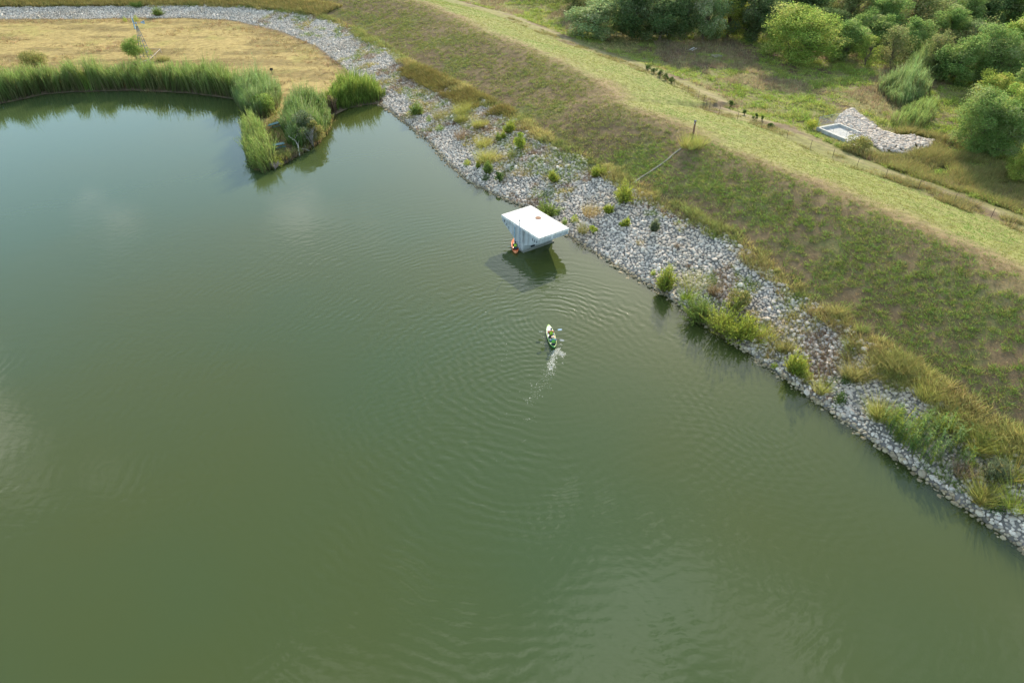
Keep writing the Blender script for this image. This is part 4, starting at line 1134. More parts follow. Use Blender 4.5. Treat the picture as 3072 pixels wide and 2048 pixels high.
# ------------------------------------------------------------------ intake shelter standing in the lake
def A3(px, py, z): return Vector(at(px, py, z))
ZT = 2.75*K
cC, cB, cD = A3(1617, 715, ZT), A3(1514, 641, ZT), A3(1702, 682, ZT)
ex = (cD - cC); wid = ex.length; ex.normalize()            # short side, runs along the front
ey = (cB - cC); ey -= ex*ey.dot(ex); lng = ey.length; ey.normalize()
ROT = math.atan2(ex.y, ex.x) - R(3.2)
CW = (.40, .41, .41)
shel = empty('intake_shelter', (cC.x, cC.y, 0), ROT)
tag(shel, 'pale concrete intake shelter with flat roof standing in the lake by the stones', 'shelter')
# local frame: x along the front (0..wid), y into the long side (0..lng), z up
TH = .26
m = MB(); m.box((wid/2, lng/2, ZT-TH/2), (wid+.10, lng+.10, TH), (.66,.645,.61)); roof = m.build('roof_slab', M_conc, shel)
m = MB(); m.disc((wid*.70, lng*.56, ZT+.003), .36, .035, (.27,.145,.09), 24); hat = m.build('access_cover', M_rust, roof)
hat['label'] = 'round rusty brown access cover'
for bx, by in ((.9, 5.2), (1.6, 3.3), (1.1, 1.4), (3.2, 1.6), (2.3, 5.6)):
    m = MB(); m.disc((bx, by, ZT+.002), .035, .05, (.3,.3,.3), 8); m.build('lifting_bolt', M_steel, roof)
pier0, pier1 = lng*.385, lng*.62                            # pier along the long side
zb0 = .80*K; ze = ZT - .78
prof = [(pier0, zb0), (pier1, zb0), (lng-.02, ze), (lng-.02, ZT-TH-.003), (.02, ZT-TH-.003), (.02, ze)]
def side_wall(x0, x1):
    m = MB(); n = len(prof)
    v = [(x0, y, z_) for y, z_ in prof] + [(x1, y, z_) for y, z_ in prof]
    m.add(v, [tuple(range(n))[::-1]], CW); m.add(v, [tuple(range(n, 2*n))], CW)
    for i in range(n):
        j = (i+1) % n; m.add([v[i], v[j], v[n+j], v[n+i]], [(0,1,2,3)], CW)
    return m.build('side_wall', M_conc, shel)
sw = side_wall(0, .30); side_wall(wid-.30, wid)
DK = (.02,.022,.025)
for k in range(3):                                           # drain slots in the side wall
    m = MB(); yy = lng-.55-k*.48; m.box((-.004, yy, ze+.10-k*.26+.05), (.05, .08, .30), DK); m.build('drain_slot', M_rust, sw)
    m = MB(); yy = .40+k*.42; m.box((-.004, yy, ze+.12-k*.03), (.05, .08, .30), DK); m.build('drain_slot', M_rust, sw)
m = MB(); m.box((wid/2, .16, (ZT-TH+ze)/2), (wid-.604, .26, ZT-TH-ze-.006), CW); fw = m.build('end_wall', M_conc, shel)
m = MB(); m.box((wid/2, lng-.16, (ZT-TH+ze)/2), (wid-.604, .26, ZT-TH-ze-.006), CW); m.build('end_wall', M_conc, shel)
m = MB(); m.box((wid*.44, .02, ze+.30), (.22, .06, .34), (.62,.62,.6)); m.build('bracket', M_conc, fw)
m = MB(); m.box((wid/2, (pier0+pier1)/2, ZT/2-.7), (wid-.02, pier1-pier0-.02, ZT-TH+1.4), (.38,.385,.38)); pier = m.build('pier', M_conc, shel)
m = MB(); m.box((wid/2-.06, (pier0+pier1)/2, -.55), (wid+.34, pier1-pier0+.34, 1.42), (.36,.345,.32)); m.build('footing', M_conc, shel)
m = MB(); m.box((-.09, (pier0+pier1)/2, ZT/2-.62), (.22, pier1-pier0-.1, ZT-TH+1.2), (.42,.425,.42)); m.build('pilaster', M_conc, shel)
for xx, zz_ in ((wid*.30, .42), (wid*.72, .95)):
    m = MB(); m.box((xx, pier0+.005, zz_), (.62, .08, .22), DK); m.build('opening', M_rust, pier)
m = MB()
gx0, gy0 = -.27, pier0+.55
m.tube([(gx0, gy0, -.3), (gx0, gy0, ZT+.9)], .035, (.30,.34,.38), 6); m.tube([(gx0, gy0, ZT+.9), (gx0, gy0, ZT+1.35)], .015, (.6,.6,.6), 5)
m.box((gx0, gy0, ZT+.92), (.12,.12,.10), (.2,.22,.25)); mast = m.build('gauge_mast', M_steel, shel)
for zz_ in (.5, 1.1, 1.7, 2.3, 2.8): 
    m = MB(); m.box((gx0+.06, gy0, zz_), (.16, .30, .05), (.34,.38,.42)); m.build('clamp', M_steel, mast)
m = MB(); m.box((-.24, pier1-.16, ZT*.45), (.05, .10, ZT*.9), (.22,.34,.42)); m.build('staff_board', M_steel, shel)

# ------------------------------------------------------------------ kayaks, paddles, people
def kayak_mesh(L, B, colf, pits):
    hull, deck = MB(), MB(); NU, NV = 33, 11
    us = np.linspace(-1, 1, NU)
    def half(u): return max(B/2*(1-abs(u)**2.6)**.72, .006)
    def sheer(u): return .20 + .13*abs(u)**3
    def keel(u): return -.10 + .24*abs(u)**5
    hv, hc, dv, dc = [], [], [], []
    for u in us:
        b, zs, zk = half(u), sheer(u), keel(u)
        for j in range(NV):
            a = math.pi*j/(NV-1); x = -math.cos(a)*b; q = abs(math.sin(a))**.6
            hv.append((x*(1 if j in (0,NV-1) else 1.0), u*L/2, zs+(zk-zs)*q)); hc.append(colf(u, 0))
        for j in range(NV):
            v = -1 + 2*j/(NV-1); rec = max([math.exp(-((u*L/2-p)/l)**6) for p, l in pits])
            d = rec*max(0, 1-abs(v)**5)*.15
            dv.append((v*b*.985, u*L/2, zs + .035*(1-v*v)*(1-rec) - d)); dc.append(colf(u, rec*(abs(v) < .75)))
    f = [(i*NV+j, i*NV+j+1, (i+1)*NV+j+1, (i+1)*NV+j) for i in range(NU-1) for j in range(NV-1)]
    hull.add(hv, [q[::-1] for q in f], hc); deck.add(dv, f, dc)
    return hull, deck
def kayak(name, bow, stern, L, B, colf, pits, label, rim):
    c = (Vector(bow)+Vector(stern))/2; d = Vector(bow)-Vector(stern); rz = math.atan2(-d.x, d.y)
    r = empty(name, (c.x, c.y, .03), rz); tag(r, label, 'kayak')
    h, k = kayak_mesh(L, B, colf, pits)
    h.build('hull', M_plast, r, True); dk = k.build('deck', M_plast, r, True)
    m = MB(); ring = [(math.copysign(1,1)*0,0,0)]
    pts = []
    for u in np.linspace(-1,1,25): pts.append((-max(B/2*(1-abs(u)**2.6)**.72,.006), u*L/2, .205+.13*abs(u)**3))
    for s_ in (1,-1):
        m.tube([(p[0]*s_, p[1], p[2]) for p in pts], .022, rim, 5)
    m.build('gunwale', M_plast, r, True)
    for p, l in pits:
        m = MB(); m.box((0, p-.18, .10), (.42,.40,.05), (.05,.05,.06)); m.box((0, p-.40, .27), (.40,.05,.34), (.06,.06,.07)); m.build('seat', M_cloth, r)
    return r, c, rz
def tcol(u, rec):
    w_ = np.array((.72,.74,.70)); g = np.array((.05,.26,.08)); l_ = np.array((.33,.55,.10))
    c = w_*(1-sstep(.05,-.12,u)) + g*sstep(.05,-.12,u); c = c*(1-sstep(.8,.92,u)) + l_*sstep(.8,.92,u)
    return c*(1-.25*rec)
def ocol(u, rec):
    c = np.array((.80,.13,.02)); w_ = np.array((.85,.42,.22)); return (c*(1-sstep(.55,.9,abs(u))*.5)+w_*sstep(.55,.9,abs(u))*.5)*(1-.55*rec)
bow, stern = np.array((3.31,50.79,0))*K, np.array((3.68,47.46,0))*K
tk_, tc, trz = kayak('tandem_kayak', bow, stern, 3.85, .80, tcol, [(.30,.55),(-1.10,.5)], 'white and green tandem kayak with two paddlers on open water', (.45,.60,.20))
ok_, oc, orz = kayak('orange_kayak', np.array((.20,67.35,0))*K, np.array((.44,64.2,0))*K, 3.6, .82, ocol, [(-.25,.75)], 'orange kayak nosing against the foot of the concrete shelter', (.85,.30,.12))

def body_mat(name, shirt, legs, skin):
    m, N, L = new_mat(name)
    out = N.new('ShaderNodeOutputMaterial'); b = N.new('ShaderNodeBsdfPrincipled'); b.inputs['Roughness'].default_value = .8
    tc_ = N.new('ShaderNodeTexCoord'); sx = N.new('ShaderNodeSeparateXYZ'); L.new(tc_.outputs['Object'], sx.inputs[0])
    def step(o, e, inv=False):
        n = N.new('ShaderNodeMath'); n.operation = 'LESS_THAN' if inv else 'GREATER_THAN'; L.new(o, n.inputs[0]); n.inputs[1].default_value = e; return n.outputs[0]
    def mix(f, a, b_):
        n = N.new('ShaderNodeMixRGB'); L.new(f, n.inputs[0])
        for i, v in ((1,a),(2,b_)):
            if isinstance(v, tuple): n.inputs[i].default_value = (*v, 1)
            else: L.new(v, n.inputs[i])
        return n.outputs[0]
    no = N.new('ShaderNodeTexNoise'); no.inputs['Scale'].default_value = 9; L.new(tc_.outputs['Object'], no.inputs['Vector'])
    sh = mix(no.outputs['Fac'], shirt, tuple(c*.75 for c in shirt))
    c = mix(step(sx.outputs[2], .655), sh, skin)                 # head and neck
    c = mix(step(sx.outputs[1], .20), c, skin)                   # forearms, hands, shins
    lg = N.new('ShaderNodeMath'); lg.operation = 'MULTIPLY'; L.new(step(sx.outputs[2], .30, True), lg.inputs[0]); L.new(step(sx.outputs[1], .52, True), lg.inputs[1])
    c = mix(lg.outputs[0], c, legs)
    L.new(c, b.inputs['Base Color']); L.new(b.outputs[0], out.inputs[0])
    return m
def person(parent_c, rz, ly, label, shirt, legs, skin, vest, vest2, hat, reach=.30, tilt=0.0):
    """seated paddler, facing the bow; origin on the seat"""
    off = Matrix.Rotation(rz, 3, 'Z') @ Vector((0, ly, 0))
    loc = (parent_c.x+off.x, parent_c.y+off.y, .17)
    V, E, Rr = [], [], []
    def add(p, r, par=None):
        V.append(p); Rr.append(r)
        if par is not None: E.append((par, len(V)-1))
        return len(V)-1
    pel = add((0,0,.10), (.17,.12)); sp = add((0,-.03,.28), (.145,.10), pel); ch = add((0,-.02,.46), (.165,.11), sp)
    nb = add((0,-.005,.60), (.065,.06), ch); nk = add((0,.01,.665), (.055,.055), nb)
    h1 = add((0,.03,.725), (.072,.085), nk); h2 = add((0,.03,.80), (.082,.10), h1); add((0,.02,.875), (.06,.075), h2)
    add((0,.135,.775), (.014,.018), h2)                            # nose
    for s_ in (-1,1): add((s_*.092,.02,.785), (.012,.022), h2)     # ears
    for s_ in (-1,1):
        sh = add((s_*.185,-.01,.545), (.068,.065), ch)
        el = add((s_*.30,.10,.36), (.047,.047), sh)
        wr = add((s_*.27,reach,.36+s_*tilt), (.030,.034), el)
        pa = add((s_*.265,reach+.05,.375+s_*tilt), (.040,.022), wr)
        for q in range(4):                                          # fingers closed round the shaft
            fx = s_*(.235+.022*q); l_ = (.040,.046,.043,.034)[3-q]
            k1 = add((fx,reach+.05+l_,.395+s_*tilt), (.0095,.0095), pa); add((fx,reach+.055+l_,.355+s_*tilt), (.008,.008), k1)
        t1 = add((s_*.225,reach+.035,.345+s_*tilt), (.011,.011), pa); add((s_*.232,reach+.075,.335+s_*tilt), (.009,.009), t1)
        hp = add((s_*.10,.05,.09), (.095,.09), pel); kn = add((s_*.19,.44,.22), (.066,.066), hp)
        an = add((s_*.15,.80,.04), (.042,.042), kn); add((s_*.16,.86,.12), (.03,.045), an)
    me = bpy.data.meshes.new('person'); me.from_pydata(V, E, [])
    o = bpy.data.objects.new('person', me); link(o); o.location = loc; o.rotation_euler = (0,0,rz)
    sk = o.modifiers.new('skin', 'SKIN'); sk.use_smooth_shade = True
    for i, r in enumerate(Rr): me.skin_vertices[0].data[i].radius = r
    me.skin_vertices[0].data[0].use_root = True
    ss = o.modifiers.new('sub', 'SUBSURF'); ss.levels = 1; ss.render_levels = 1
    me.materials.append(body_mat('person_'+vest, shirt, legs, skin))
    tag(o, label, 'person')
    vc = {'lime': (.36,.55,.05), 'green': (.16,.42,.08)}[vest]
    m = MB(); lv = [(.13,.185,.135),(.24,.19,.15),(.36,.20,.155),(.47,.205,.15),(.555,.17,.12),(.60,.11,.09)]; n = 16
    vv, cc = [], []
    for z_, a, b_ in lv:
        for j in range(n):
            th = 2*math.pi*j/n; x_, y_ = math.cos(th)*a, -.025+math.sin(th)*b_
            vv.append((x_, y_, z_)); cc.append(vest2 if abs(math.cos(th)) > .80 or z_ < .14 else vc)
    f = [(i*n+j, i*n+(j+1) % n, (i+1)*n+(j+1) % n, (i+1)*n+j) for i in range(len(lv)-1) for j in range(n)]
    m.add(vv, f, cc); v_ = m.build('life_vest', M_cloth, o, True)
    for s_ in (-1, 1):
        m = MB(); m.tube([(s_*.11,-.13,.56),(s_*.12,-.02,.625),(s_*.11,.10,.55)], .028, vc, 5); m.build('shoulder_strap', M_cloth, v_)
    m = MB()
    if hat == 'straw':
        m.tube([(0,.02,.845),(0,.02,.86)], [.20,.195], (.70,.55,.36), 20); m.tube([(0,.02,.855),(0,.02,.93),(0,.02,.955)], [.105,.095,.05], (.78,.66,.48), 16)
        nm = 'sun_hat'
        hb = m.build(nm, M_cloth, o, True)
        m = MB(); m.tube([(0,.02,.862),(0,.02,.885)], .110, (.55,.08,.04), 16); m.build('hat_band', M_cloth, hb)
    elif hat == 'cap':
        m.tube([(0,.02,.80),(0,.02,.86),(0,.02,.91),(0,.02,.925)], [.108,.105,.075,.02], (.03,.04,.10), 16); m.box((0,.155,.815), (.15,.12,.015), (.03,.04,.10))
        m.build('cap', M_cloth, o, True)
    else:
        m.tube([(0,-.005,.72),(0,.0,.79),(0,.01,.86),(0,.02,.915),(0,.02,.925)], [.075,.108,.106,.07,.02], (.025,.018,.014), 14); m.build('hair', M_cloth, o, True)
    return o
person(tc, trz, .20, 'front paddler of the tandem kayak in navy cap and lime vest over red shirt', (.62,.07,.03), (.05,.05,.06), (.42,.26,.18), 'lime', (.02,.02,.025), 'cap')
person(tc, trz, -1.18, 'rear paddler of the tandem kayak in straw hat and green vest over blue shirt', (.12,.26,.60), (.10,.05,.04), (.45,.28,.20), 'green', (.03,.20,.05), 'straw', .30, .06)
person(oc, orz, -.38, 'dark haired paddler sitting in the orange kayak in green and black vest', (.03,.03,.035), (.03,.03,.04), (.34,.20,.14), 'lime', (.015,.015,.02), 'hair')
def paddle(c, rz, ly, z, yaw, roll, L, label, bcol, scol=(.06,.06,.065)):
    off = Matrix.Rotation(rz, 3, 'Z') @ Vector((0, ly, 0))
    r = empty('paddle', (c.x+off.x, c.y+off.y, z), rz+yaw); r.rotation_euler = (0, roll, rz+yaw); tag(r, label, 'paddle', 'kayak paddles')
    m = MB(); m.tube([(-L/2+.3,0,0),(L/2-.3,0,0)], .016, scol, 8); m.build('shaft', M_plast, r)
    for s_ in (-1, 1):
        m = MB(); n = 9; out = []
        for i in range(n):
            q = i/(n-1); w_ = .095*math.sin(math.pi*min(1,.12+q*.80))**.6; out.append((s_*(L/2-.36+.46*q), w_))
        top_ = [(x_, w_, .006) for x_, w_ in out]+[(x_, -w_, .006) for x_, w_ in out[::-1]]
        bot = [(x_, y_, -.006) for x_, y_, _ in top_]; k = len(top_)
        R_ = np.array(Matrix.Rotation(.6*s_, 3, 'X'))
        m.add(np.array(top_)@R_.T, [tuple(range(k))], bcol); m.add(np.array(bot)@R_.T, [tuple(range(k))[::-1]], bcol)
        for i in range(k):
            j = (i+1) % k; m.add(np.array([top_[i], top_[j], bot[j], bot[i]])@R_.T, [(0,1,2,3)], bcol)
        m.build('blade', M_plast, r)
paddle(tc, trz, .20+.385, .545, .02, -.03, 2.2, 'white bladed paddle of the front tandem paddler held level', (.80,.82,.84))
paddle(tc, trz, -1.18+.385, .545, -.10, .22, 2.2, 'pale bladed paddle of the rear tandem paddler dipping to the right', (.74,.62,.50))
paddle(oc, orz, -.38+.385, .545, .45, -.16, 2.1, 'turquoise bladed paddle held across the orange kayak', (.02,.45,.52))
m = MB()
m.tube([(-.12,.55,.12),(-.05,.80,.14),(.05,1.0,.13)], .05, (.75,.72,.66), 6); gear = m.build('towel_bundle', M_cloth)
gear.location = (oc.x, oc.y, .12); gear.rotation_euler = (0,0,orz); tag(gear, 'pale bundled towel in the bow well of the orange kayak', 'towel')
# foam flecks in the wake; pale flecks also stand in for sun sparkle
mb = MB()
def foam(px0, py0, px1, py1, spread, n, size, ring=False):
    a, b = at(px0, py0), at(px1, py1); q = rng.random(n)
    c = a + (b-a)*q[:,None]; c[:, :2] += rng.normal(0, spread, (n, 2))*(.5 + .8*np.abs(np.sin(q*7)))[:,None]
    th = rng.uniform(0, 6.28, n); r = size*rng.lognormal(0, .5, n); el = rng.uniform(.25, .7, n)
    t5 = np.arange(5)*2*math.pi/5
    px_ = r[:,None]*np.cos(t5); py_ = (r*el)[:,None]*np.sin(t5)
    X = c[:,0:1] + px_*np.cos(th)[:,None] - py_*np.sin(th)[:,None]; Y = c[:,1:2] + px_*np.sin(th)[:,None] + py_*np.cos(th)[:,None]
    mb.add(np.stack([X, Y, np.full_like(X, .012)], -1).reshape(-1,3), np.arange(5*n).reshape(-1,5), (.70,.70,.62))
foam(1672, 1048, 1690, 1066, .15, 70, .07); foam(1666, 1052, 1652, 1108, .15, 150, .07); foam(1672, 1050, 1690, 1068, .16, 260, .026); foam(1664, 1052, 1650, 1112, .2, 520, .026); foam(1650, 1112, 1646, 1122, .34, 110, .024)
foam(1636, 1030, 1626, 1028, .14, 34, .022); foam(1682, 1032, 1684, 1036, .1, 26, .024)
foam(1480, 930, 1500, 1100, .8, 60, .022); foam(1490, 860, 1530, 1060, .7, 60, .02); foam(1656, 1100, 1600, 1200, .35, 150, .02); foam(1580, 1150, 1640, 1165, .5, 90, .022); foam(1580, 1200, 1595, 1210, .2, 36, .022)
foam(1575, 1258, 1592, 1265, .25, 34, .018); foam(1530, 1170, 1545, 1290, .6, 30, .02); foam(1500, 1370, 1520, 1395, .4, 10, .02); foam(1568, 1322, 1572, 1322, .1, 6, .018); foam(1690, 1088, 1686, 1090, .06, 8, .022)
o = mb.build('foam', M_foam); tag(o, 'pale foam flecks, bubbles and painted sun sparkle trailing behind the tandem kayak', 'foam', kind='stuff')

# ------------------------------------------------------------------ windmill on the field
wp, wh, wsc = stand(424, 70, 178)
wm_ = empty('windmill', wp, 0); tag(wm_, 'slender steel water pumping windmill with blue grey wheel on the dry field', 'windmill')
STL = (.12,.16,.20)
bw, tw, th_ = .95, .10, wh - .6
for sx_ in (-1, 1):
    for sy_ in (-1, 1):
        m = MB(); m.tube([(sx_*bw, sy_*bw, 0), (sx_*tw, sy_*tw, th_)], .055, STL, 5); m.build('leg', M_steel, wm_)
for q in (.10,.24,.40,.56,.72,.88):
    w_ = bw + (tw-bw)*q; z_ = th_*q
    m = MB()
    for a, b in (((-1,-1),(1,-1)),((1,-1),(1,1)),((1,1),(-1,1)),((-1,1),(-1,-1))):
        m.tube([(a[0]*w_, a[1]*w_, z_), (b[0]*w_, b[1]*w_, z_)], .035, STL, 4)
    m.build('brace', M_steel, wm_)
m = MB(); m.tube([(0,0,th_-.1),(0,0,wh+.15)], .05, STL, 6); m.box((0,0,wh), (.35,.25,.3), (.22,.28,.34)); hub_p = m.build('gearbox', M_steel, wm_)
axd = Vector((-.86, -.50, .0)).normalized()
hubc = Vector((0,0,wh)) + axd*.45
sd = Vector((-axd.y, axd.x, 0)); upv = Vector((0,0,1))
m = MB(); m.tube([hubc-axd*.4, hubc+axd*.1], .09, (.2,.25,.3), 8); whl = m.build('wheel_hub', M_steel, wm_)
NBL = 16
for k in range(NBL):
    a = 2*math.pi*k/NBL
    rd = sd*math.cos(a) + upv*math.sin(a); tg_ = -sd*math.sin(a) + upv*math.cos(a)
    pts = []
    for r_, w_ in ((.30,.10),(1.18,.21)):
        for s_ in (-1, 1): pts.append(hubc + rd*r_ + (tg_*w_ + axd*.09)*s_)
    off = axd*.012
    v = [p+off for p in (pts[0],pts[1],pts[3],pts[2])] + [p-off for p in (pts[0],pts[1],pts[3],pts[2])]
    m = MB(); m.add([tuple(p) for p in v], [(0,1,2,3),(7,6,5,4),(0,4,5,1),(1,5,6,2),(2,6,7,3),(3,7,4,0)], (.72,.74,.76) if k in (4,5,6,7) else (.16,.30,.42))  # upper blades coloured white, sun dazzle put into their paint
    m.build('wheel_blade', M_steel, whl)
m = MB(); m.tube([tuple(Vector((0,0,wh))-axd*t_) for t_ in (.1, 1.0)], .035, STL, 5); tail = m.build('tail_boom', M_steel, wm_)
tc0 = Vector((0,0,wh)) - axd*1.35
pts = [tc0+axd*.38-upv*.12, tc0+axd*.38+upv*.12, tc0-axd*.38+upv*.36, tc0-axd*.38-upv*.36]
m = MB(); of = sd*.012; v = [tuple(p+of) for p in pts]+[tuple(p-of) for p in pts]
m.add(v, [(0,1,2,3),(7,6,5,4),(0,4,5,1),(1,5,6,2),(2,6,7,3),(3,7,4,0)], (.34,.42,.50)); vane = m.build('tail_vane', M_steel, tail)
m = MB(); cdot = tc0-axd*.15+upv*.12
m.tube([tuple(cdot-sd*.03), tuple(cdot+sd*.03)], .10, (.05,.06,.08), 12); m.build('vane_disc', M_steel, tail)
# timber rail round its foot
rail = empty('timber_rail', ground_at(455, 186)); tag(rail, 'low weathered timber rail enclosing the windmill foot on its right side', 'railing')
rl = Vector(rail.location)
cor = [Vector(ground_at(x_, y_)) - rl for x_, y_ in ((441,158),(484,159),(452,190),(424,200))]
for c_ in cor + [(cor[1]+cor[2])/2]:
    m = MB(); m.box((c_.x, c_.y, c_.z+.35), (.12,.12,.9), (.34,.29,.23)); m.build('post', M_wood, rail)
for a, b in ((0,1),(1,2),(2,3)):
    m = MB(); m.tube([tuple(cor[a]+Vector((0,0,.82))), tuple(cor[b]+Vector((0,0,.82)))], .07 if a else .035, (.34,.30,.25), 6); m.build('rail', M_wood, rail)

# ------------------------------------------------------------------ small furniture on the spit
def picnic(px, py, rz, label):
    p = ground_at(px, py); r = empty('picnic_table', p, rz); tag(r, label, 'picnic table', 'picnic tables on the spit')
    TQ = (.02,.11,.11)
    for k in range(4):
        m = MB(); m.box((0, -.33+.22*k, .75), (1.85,.205,.045), TQ); m.build('table_plank', M_plast, r)
    for s_ in (-1, 1):
        m = MB(); m.box((0, s_*.74, .45), (1.85,.28,.045), TQ); m.build('bench', M_plast, r)
        m = MB(); m.box((s_*.65, 0, .42), (.06,1.5,.06), TQ); m.tube([(s_*.65,-.62,0),(s_*.65,-.2,.72)], .035, TQ, 5); m.tube([(s_*.65,.62,0),(s_*.65,.2,.72)], .035, TQ, 5); m.build('leg_frame', M_plast, r)
picnic(838, 446, .55, 'turquoise picnic table in the clearing near the spit tip')
picnic(826, 384, .9, 'turquoise picnic table half hidden by reeds further up the spit')
p, h, _ = stand(815, 204, 224)
g = empty('pedestal_grill', p, .3); tag(g, 'black pedestal barbecue grill on the dry field behind the reeds', 'grill')
m = MB(); m.tube([(0,0,0),(0,0,.85)], .05, (.03,.03,.03), 6); m.build('pedestal', M_rust, g)
m = MB(); m.box((0,0,.88), (.6,.5,.04), (.03,.03,.03))
for s_ in (-1,1): m.box((s_*.29,0,.99), (.025,.5,.2), (.03,.03,.03))
m.box((0,.24,1.06), (.6,.025,.34), (.03,.03,.03)); fb = m.build('firebox', M_rust, g)
m = MB()
for k in range(7): m.box((-.24+.08*k,0,1.06), (.015,.46,.015), (.05,.05,.05))
m.build('grate', M_rust, fb)
def deadwood(pts, r0, label, twigs=6, name='driftwood'):
    P0 = Vector(ground_at(*pts[0][:2])); m = MB(); tips = []
    Q = [np.array(Vector(ground_at(x_, y_)) - P0) + np.array((0,0,z_)) for x_, y_, z_ in pts]
    m.tube(Q, list(np.linspace(r0, r0*.35, len(Q))), (.46,.42,.36), 6)
    for i in range(twigs):
        a = Q[rng.integers(1, len(Q))]; d = np.array((rng.normal(0,.5), rng.normal(0,.5), abs(rng.normal(.35,.3))))
        m.tube([a, a+d*.5, a+d+np.array((0,0,.1))], [r0*.35,r0*.22,r0*.1], (.44,.40,.35), 4)
    o = m.build(name, M_wood); o.location = P0; return tag(o, label, 'driftwood')
deadwood([(899,468,.1),(897,452,.9),(888,446,1.5),(874,452,2.3)], .10, 'pale crooked dead trunk leaning up from the spit shore', 9)
deadwood([(905,452,.3),(916,454,.35),(929,458,.3)], .07, 'pale dead limb lying out over the water right of the crooked trunk', 2)
def bare_bush(px, py, h, w, label, col=(.30,.26,.23), n=40):
    p = ground_at(px, py); m = MB()
    for i in range(n):
        th = rng.uniform(0,6.28); r = rng.random()**.5*w/2; tip = np.array((math.cos(th)*r, math.sin(th)*r, h*rng.uniform(.5,1)))
        mid = tip*np.array((.45,.45,.6)); m.tube([(0,0,0), mid, tip], [.022,.014,.005], col, 3)
        for q in range(3):
            e_ = tip + rng.normal(0,.22,3)*np.array((1,1,.6)); m.tube([mid*.4+tip*.6, e_], [.009,.004], col, 3)
    o = m.build('bare_shrub', M_bark); o.location = p; return tag(o, label, 'shrub')
bare_bush(826, 508, 1.2, 1.9, 'leafless greyish shrub at the extreme tip of the spit', (.34,.28,.26), 46)
bare_bush(940, 440, 3.4, 2.6, 'tall leafless grey shrub leaning over the water right of the spit thicket', (.33,.29,.25), 46)
bare_bush(748, 425, 2.2, 1.8, 'leafless grey shrub on the left flank of the spit', (.32,.29,.24), 40)

# ------------------------------------------------------------------ on the embankment
p, h, _ = stand(2083, 362, 402)
mp_ = empty('marker_post', p, .4); tag(mp_, 'brown timber marker post with pale cap on the embankment crest', 'post')
m = MB(); m.box((0,0,h*.46), (.18,.18,h*.92), (.17,.085,.055)); m.build('post', M_wood, mp_)
m = MB(); m.box((0,0,h*.92+.10), (.24,.24,.18), (.12,.13,.15)); m.build('cap', M_steel, mp_)
m = MB(); m.box((-.115,-.05,h*.80), (.02,.12,.16), (.55,.60,.68)); m.build('plate', M_steel, mp_)
cs_ = [ground_at(*q_) for q_ in ((2044,446),(2022,462),(2000,482),(1975,500),(1945,520),(1922,534),(1898,552))]
p0 = np.array(cs_[0]); strip = empty('concrete_strip', cs_[0]); tag(strip, 'narrow pale concrete strip running down the grass to the large lime bush', 'kerb')
for a, b in zip(cs_[:-1], cs_[1:]):
    a, b = np.array(a)-p0, np.array(b)-p0; d = b-a; L_ = np.linalg.norm(d); d /= L_
    sdv = np.cross(d, (0,0,1)); sdv /= np.linalg.norm(sdv); un = np.cross(sdv, d)
    m = MB(); m.box((a+b)/2 + np.array((0,0,.05)), (.24, L_-.03, .12), (.22,.195,.16), rot=np.stack([sdv, d, un], 1)); m.build('segment', M_conc, strip)

# ------------------------------------------------------------------ outlet behind the dam
G4 = [Vector(ground_at(x_, y_)) for x_, y_ in ((2447,392),(2533,428),(2550,396),(2484,372))]
og = G4[0]; oz = min(g_.z for g_ in G4) + .15
ux = (G4[1]-G4[0]); ux.z = 0; OL = ux.length; ux.normalize(); uy = Vector((-ux.y, ux.x, 0)); OW = max(2.4, (G4[3]-G4[0]).dot(uy))
out_ = empty('outlet_box', (og.x, og.y, oz), math.atan2(ux.y, ux.x)); tag(out_, 'white concrete outlet box open at one end beyond the embankment', 'outlet')
CL = (.46,.455,.43)
for nm, c_, d_ in (('front_wall',(OL/2,.20,.05),(OL,.40,1.3)),('end_wall',(.24,OW/2+.06,.05),(.48,OW-.69,1.3)),('rear_wall',(OL*.40,OW-.14,.05),(OL*.8,.28,1.3)),('floor',(OL/2+.24,OW/2+.06,.05),(OL-.50,OW-.69,.5))):
    m = MB(); m.box(c_, d_, CL); m.build(nm, M_conc, out_)
m = MB(); m.box((OL+1.9, .4, -.1), (3.8,.22,.7), CL, rot=np.array(Matrix.Rotation(-.12,3,'Z'))); m.build('wing_wall', M_conc, out_)
fn = empty('mesh_fence', (og.x, og.y, oz), math.atan2(ux.y, ux.x)); tag(fn, 'thin grey wire mesh fence around the white outlet box', 'fence')
FP = [(.1,.1),(OL*.55,.1),(OL-.1,.1),(.1,OW-.1),(OL*.55,OW-.1),(OL-.4,OW-.1)]
for x_, y_ in FP:
    m = MB(); m.tube([(x_,y_,.95),(x_,y_,2.45)], .028, (.36,.38,.40), 5); m.build('post', M_steel, fn)
for a, b in ((0,1),(1,2),(0,3),(3,4),(4,5)):
    m = MB(); pa, pb = FP[a], FP[b]
    m.tube([(*pa,2.43),(*pb,2.43)], .02, (.40,.42,.44), 4)
    L_ = math.hypot(pa[0]-pb[0], pa[1]-pb[1]); n = int(L_/.16)
    for i in range(1, n):
        x_, y_ = pa[0]+(pb[0]-pa[0])*i/n, pa[1]+(pb[1]-pa[1])*i/n; m.tube([(x_,y_,1.0),(x_,y_,2.42)], .005, (.45,.47,.5), 3)
    for i in range(1, 9): m.tube([(*pa,1.0+.16*i),(*pb,1.0+.16*i)], .005, (.45,.47,.5), 3)
    m.build('mesh_panel', M_steel, fn)
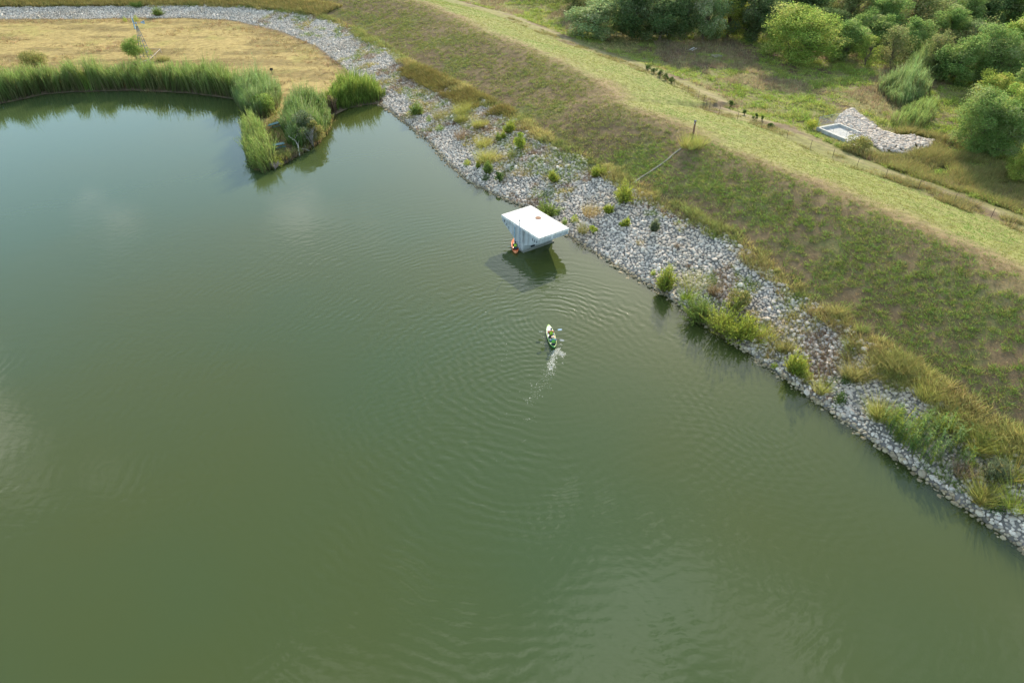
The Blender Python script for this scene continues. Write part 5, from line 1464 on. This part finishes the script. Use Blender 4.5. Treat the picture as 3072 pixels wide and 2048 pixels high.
# apron of large stones
Q, d = poly_pts([(2535,335),(2558,328),(2590,352),(2640,392),(2690,408),(2740,410),(2802,424),(2790,445),(2720,462),(2650,458),(2590,420),(2545,402),(2500,368)], 4200)
Q, d = Q[:1700], d[:1700]
mb = MB(); r_ = np.clip(rng.lognormal(math.log(.30), .25, len(Q)), .18, .55); Q[:,2] += r_*.35 + .25*sstep(0,1.5,d)
rocks_into(mb, Q, r_, rock_cols(len(Q))*np.array((.95,.92,.90)), SH_LO, I0[1])
o = mb.build('outlet_stones', M_rock); tag(o, 'heap of pale loose stones spread below the white outlet box', 'stones', kind='stuff')

# ------------------------------------------------------------------ fences, posts, debris
def tpost(px, py, label, h=1.3, brace=False):
    p = ground_at(px, py); r = empty('steel_post', p); tag(r, label, 'post', 'steel posts beyond the embankment')
    m = MB(); m.tube([(0,0,-.1),(rng.normal(0,.05),0,h)], .035, (.11,.075,.06), 5); m.build('shaft', M_rust, r)
    if brace: m = MB(); m.tube([(0,0,h*.8),(1.1,-.5,.0)], .025, (.11,.075,.06), 5); m.build('brace', M_rust, r)
tpost(2468, 352, 'rusty steel post at the far left corner of the outlet')
tpost(2752, 458, 'rusty steel post with a slanting brace right of the outlet stones', 1.4, True)
tpost(2962, 516, 'thin steel post in the tan grass left of the last one', 1.4)
tpost(3028, 536, 'thin steel post in the tan grass nearest the right edge', 1.4)
tpost(2356, 326, 'pale thin post among green weeds left of the outlet', 1.2)
tpost(1693, 74, 'short post by the track near the top edge', 1.2)
def fence(t0, t1, step, label):
    ts = np.arange(t0*K, t1*K, step)
    s_ = toe_s(ts) + .9
    # walk the dam line to world points
    i = np.clip(np.searchsorted(_cum, ts+_t0) - 1, 0, len(_seg)-1); f_ = (ts+_t0-_cum[i])/_sll[i]; d_ = _seg[i]/_sll[i][:,None]
    xy = BASE[i] + _seg[i]*f_[:,None] + np.stack([d_[:,1], -d_[:,0]], 1)*s_[:,None]
    # keep the line smooth through the bends
    for _ in range(6): xy[1:-1] = (xy[:-2] + 2*xy[1:-1] + xy[2:])/4
    z_ = terrain(xy[:,0], xy[:,1]); p0 = np.array((*xy[0], z_[0])); r = empty('wire_fence', p0); tag(r, label, 'fence')
    W = np.column_stack([xy, z_]) - p0
    for w_ in W:
        m = MB(); m.tube([w_+np.array((0,0,-.1)), w_+np.array((rng.normal(0,.04),0,1.35))], .035, (.12,.085,.07), 5); m.build('post', M_rust, r)
    for hh_ in (.45,.85,1.25):
        m = MB(); m.tube([w_+np.array((0,0,hh_)) for w_ in W], .008, (.22,.2,.19), 3); m.build('wire', M_rust, r)
fence(-16, 60, 4.2, 'rusty post and wire fence along the far foot of the embankment')
def logs(px, py, n, L_, label, col, name='timber_pile', rz=.4):
    p = ground_at(px, py); r = empty(name, p, rz); tag(r, label, 'timber')
    for k in range(n):
        m = MB(); m.tube([(-L_/2+rng.normal(0,.15), k*.42-.3, .12+.12*(k % 2)), (L_/2+rng.normal(0,.15), k*.42-.3, .2+.12*(k % 2))], .07, col, 6); m.build('pole', M_wood, r)
logs(2080, 150, 3, 2.6, 'three pale poles lying in weeds before the shaded trees', (.60,.58,.56), rz=.9)
logs(2152, 172, 4, 2.2, 'weathered pallet of grey slats lying in the brown weeds', (.36,.30,.25), rz=.1)
logs(1933, 104, 1, 3.2, 'single pale log lying at the edge of the shaded trees', (.58,.55,.52), rz=-.2)
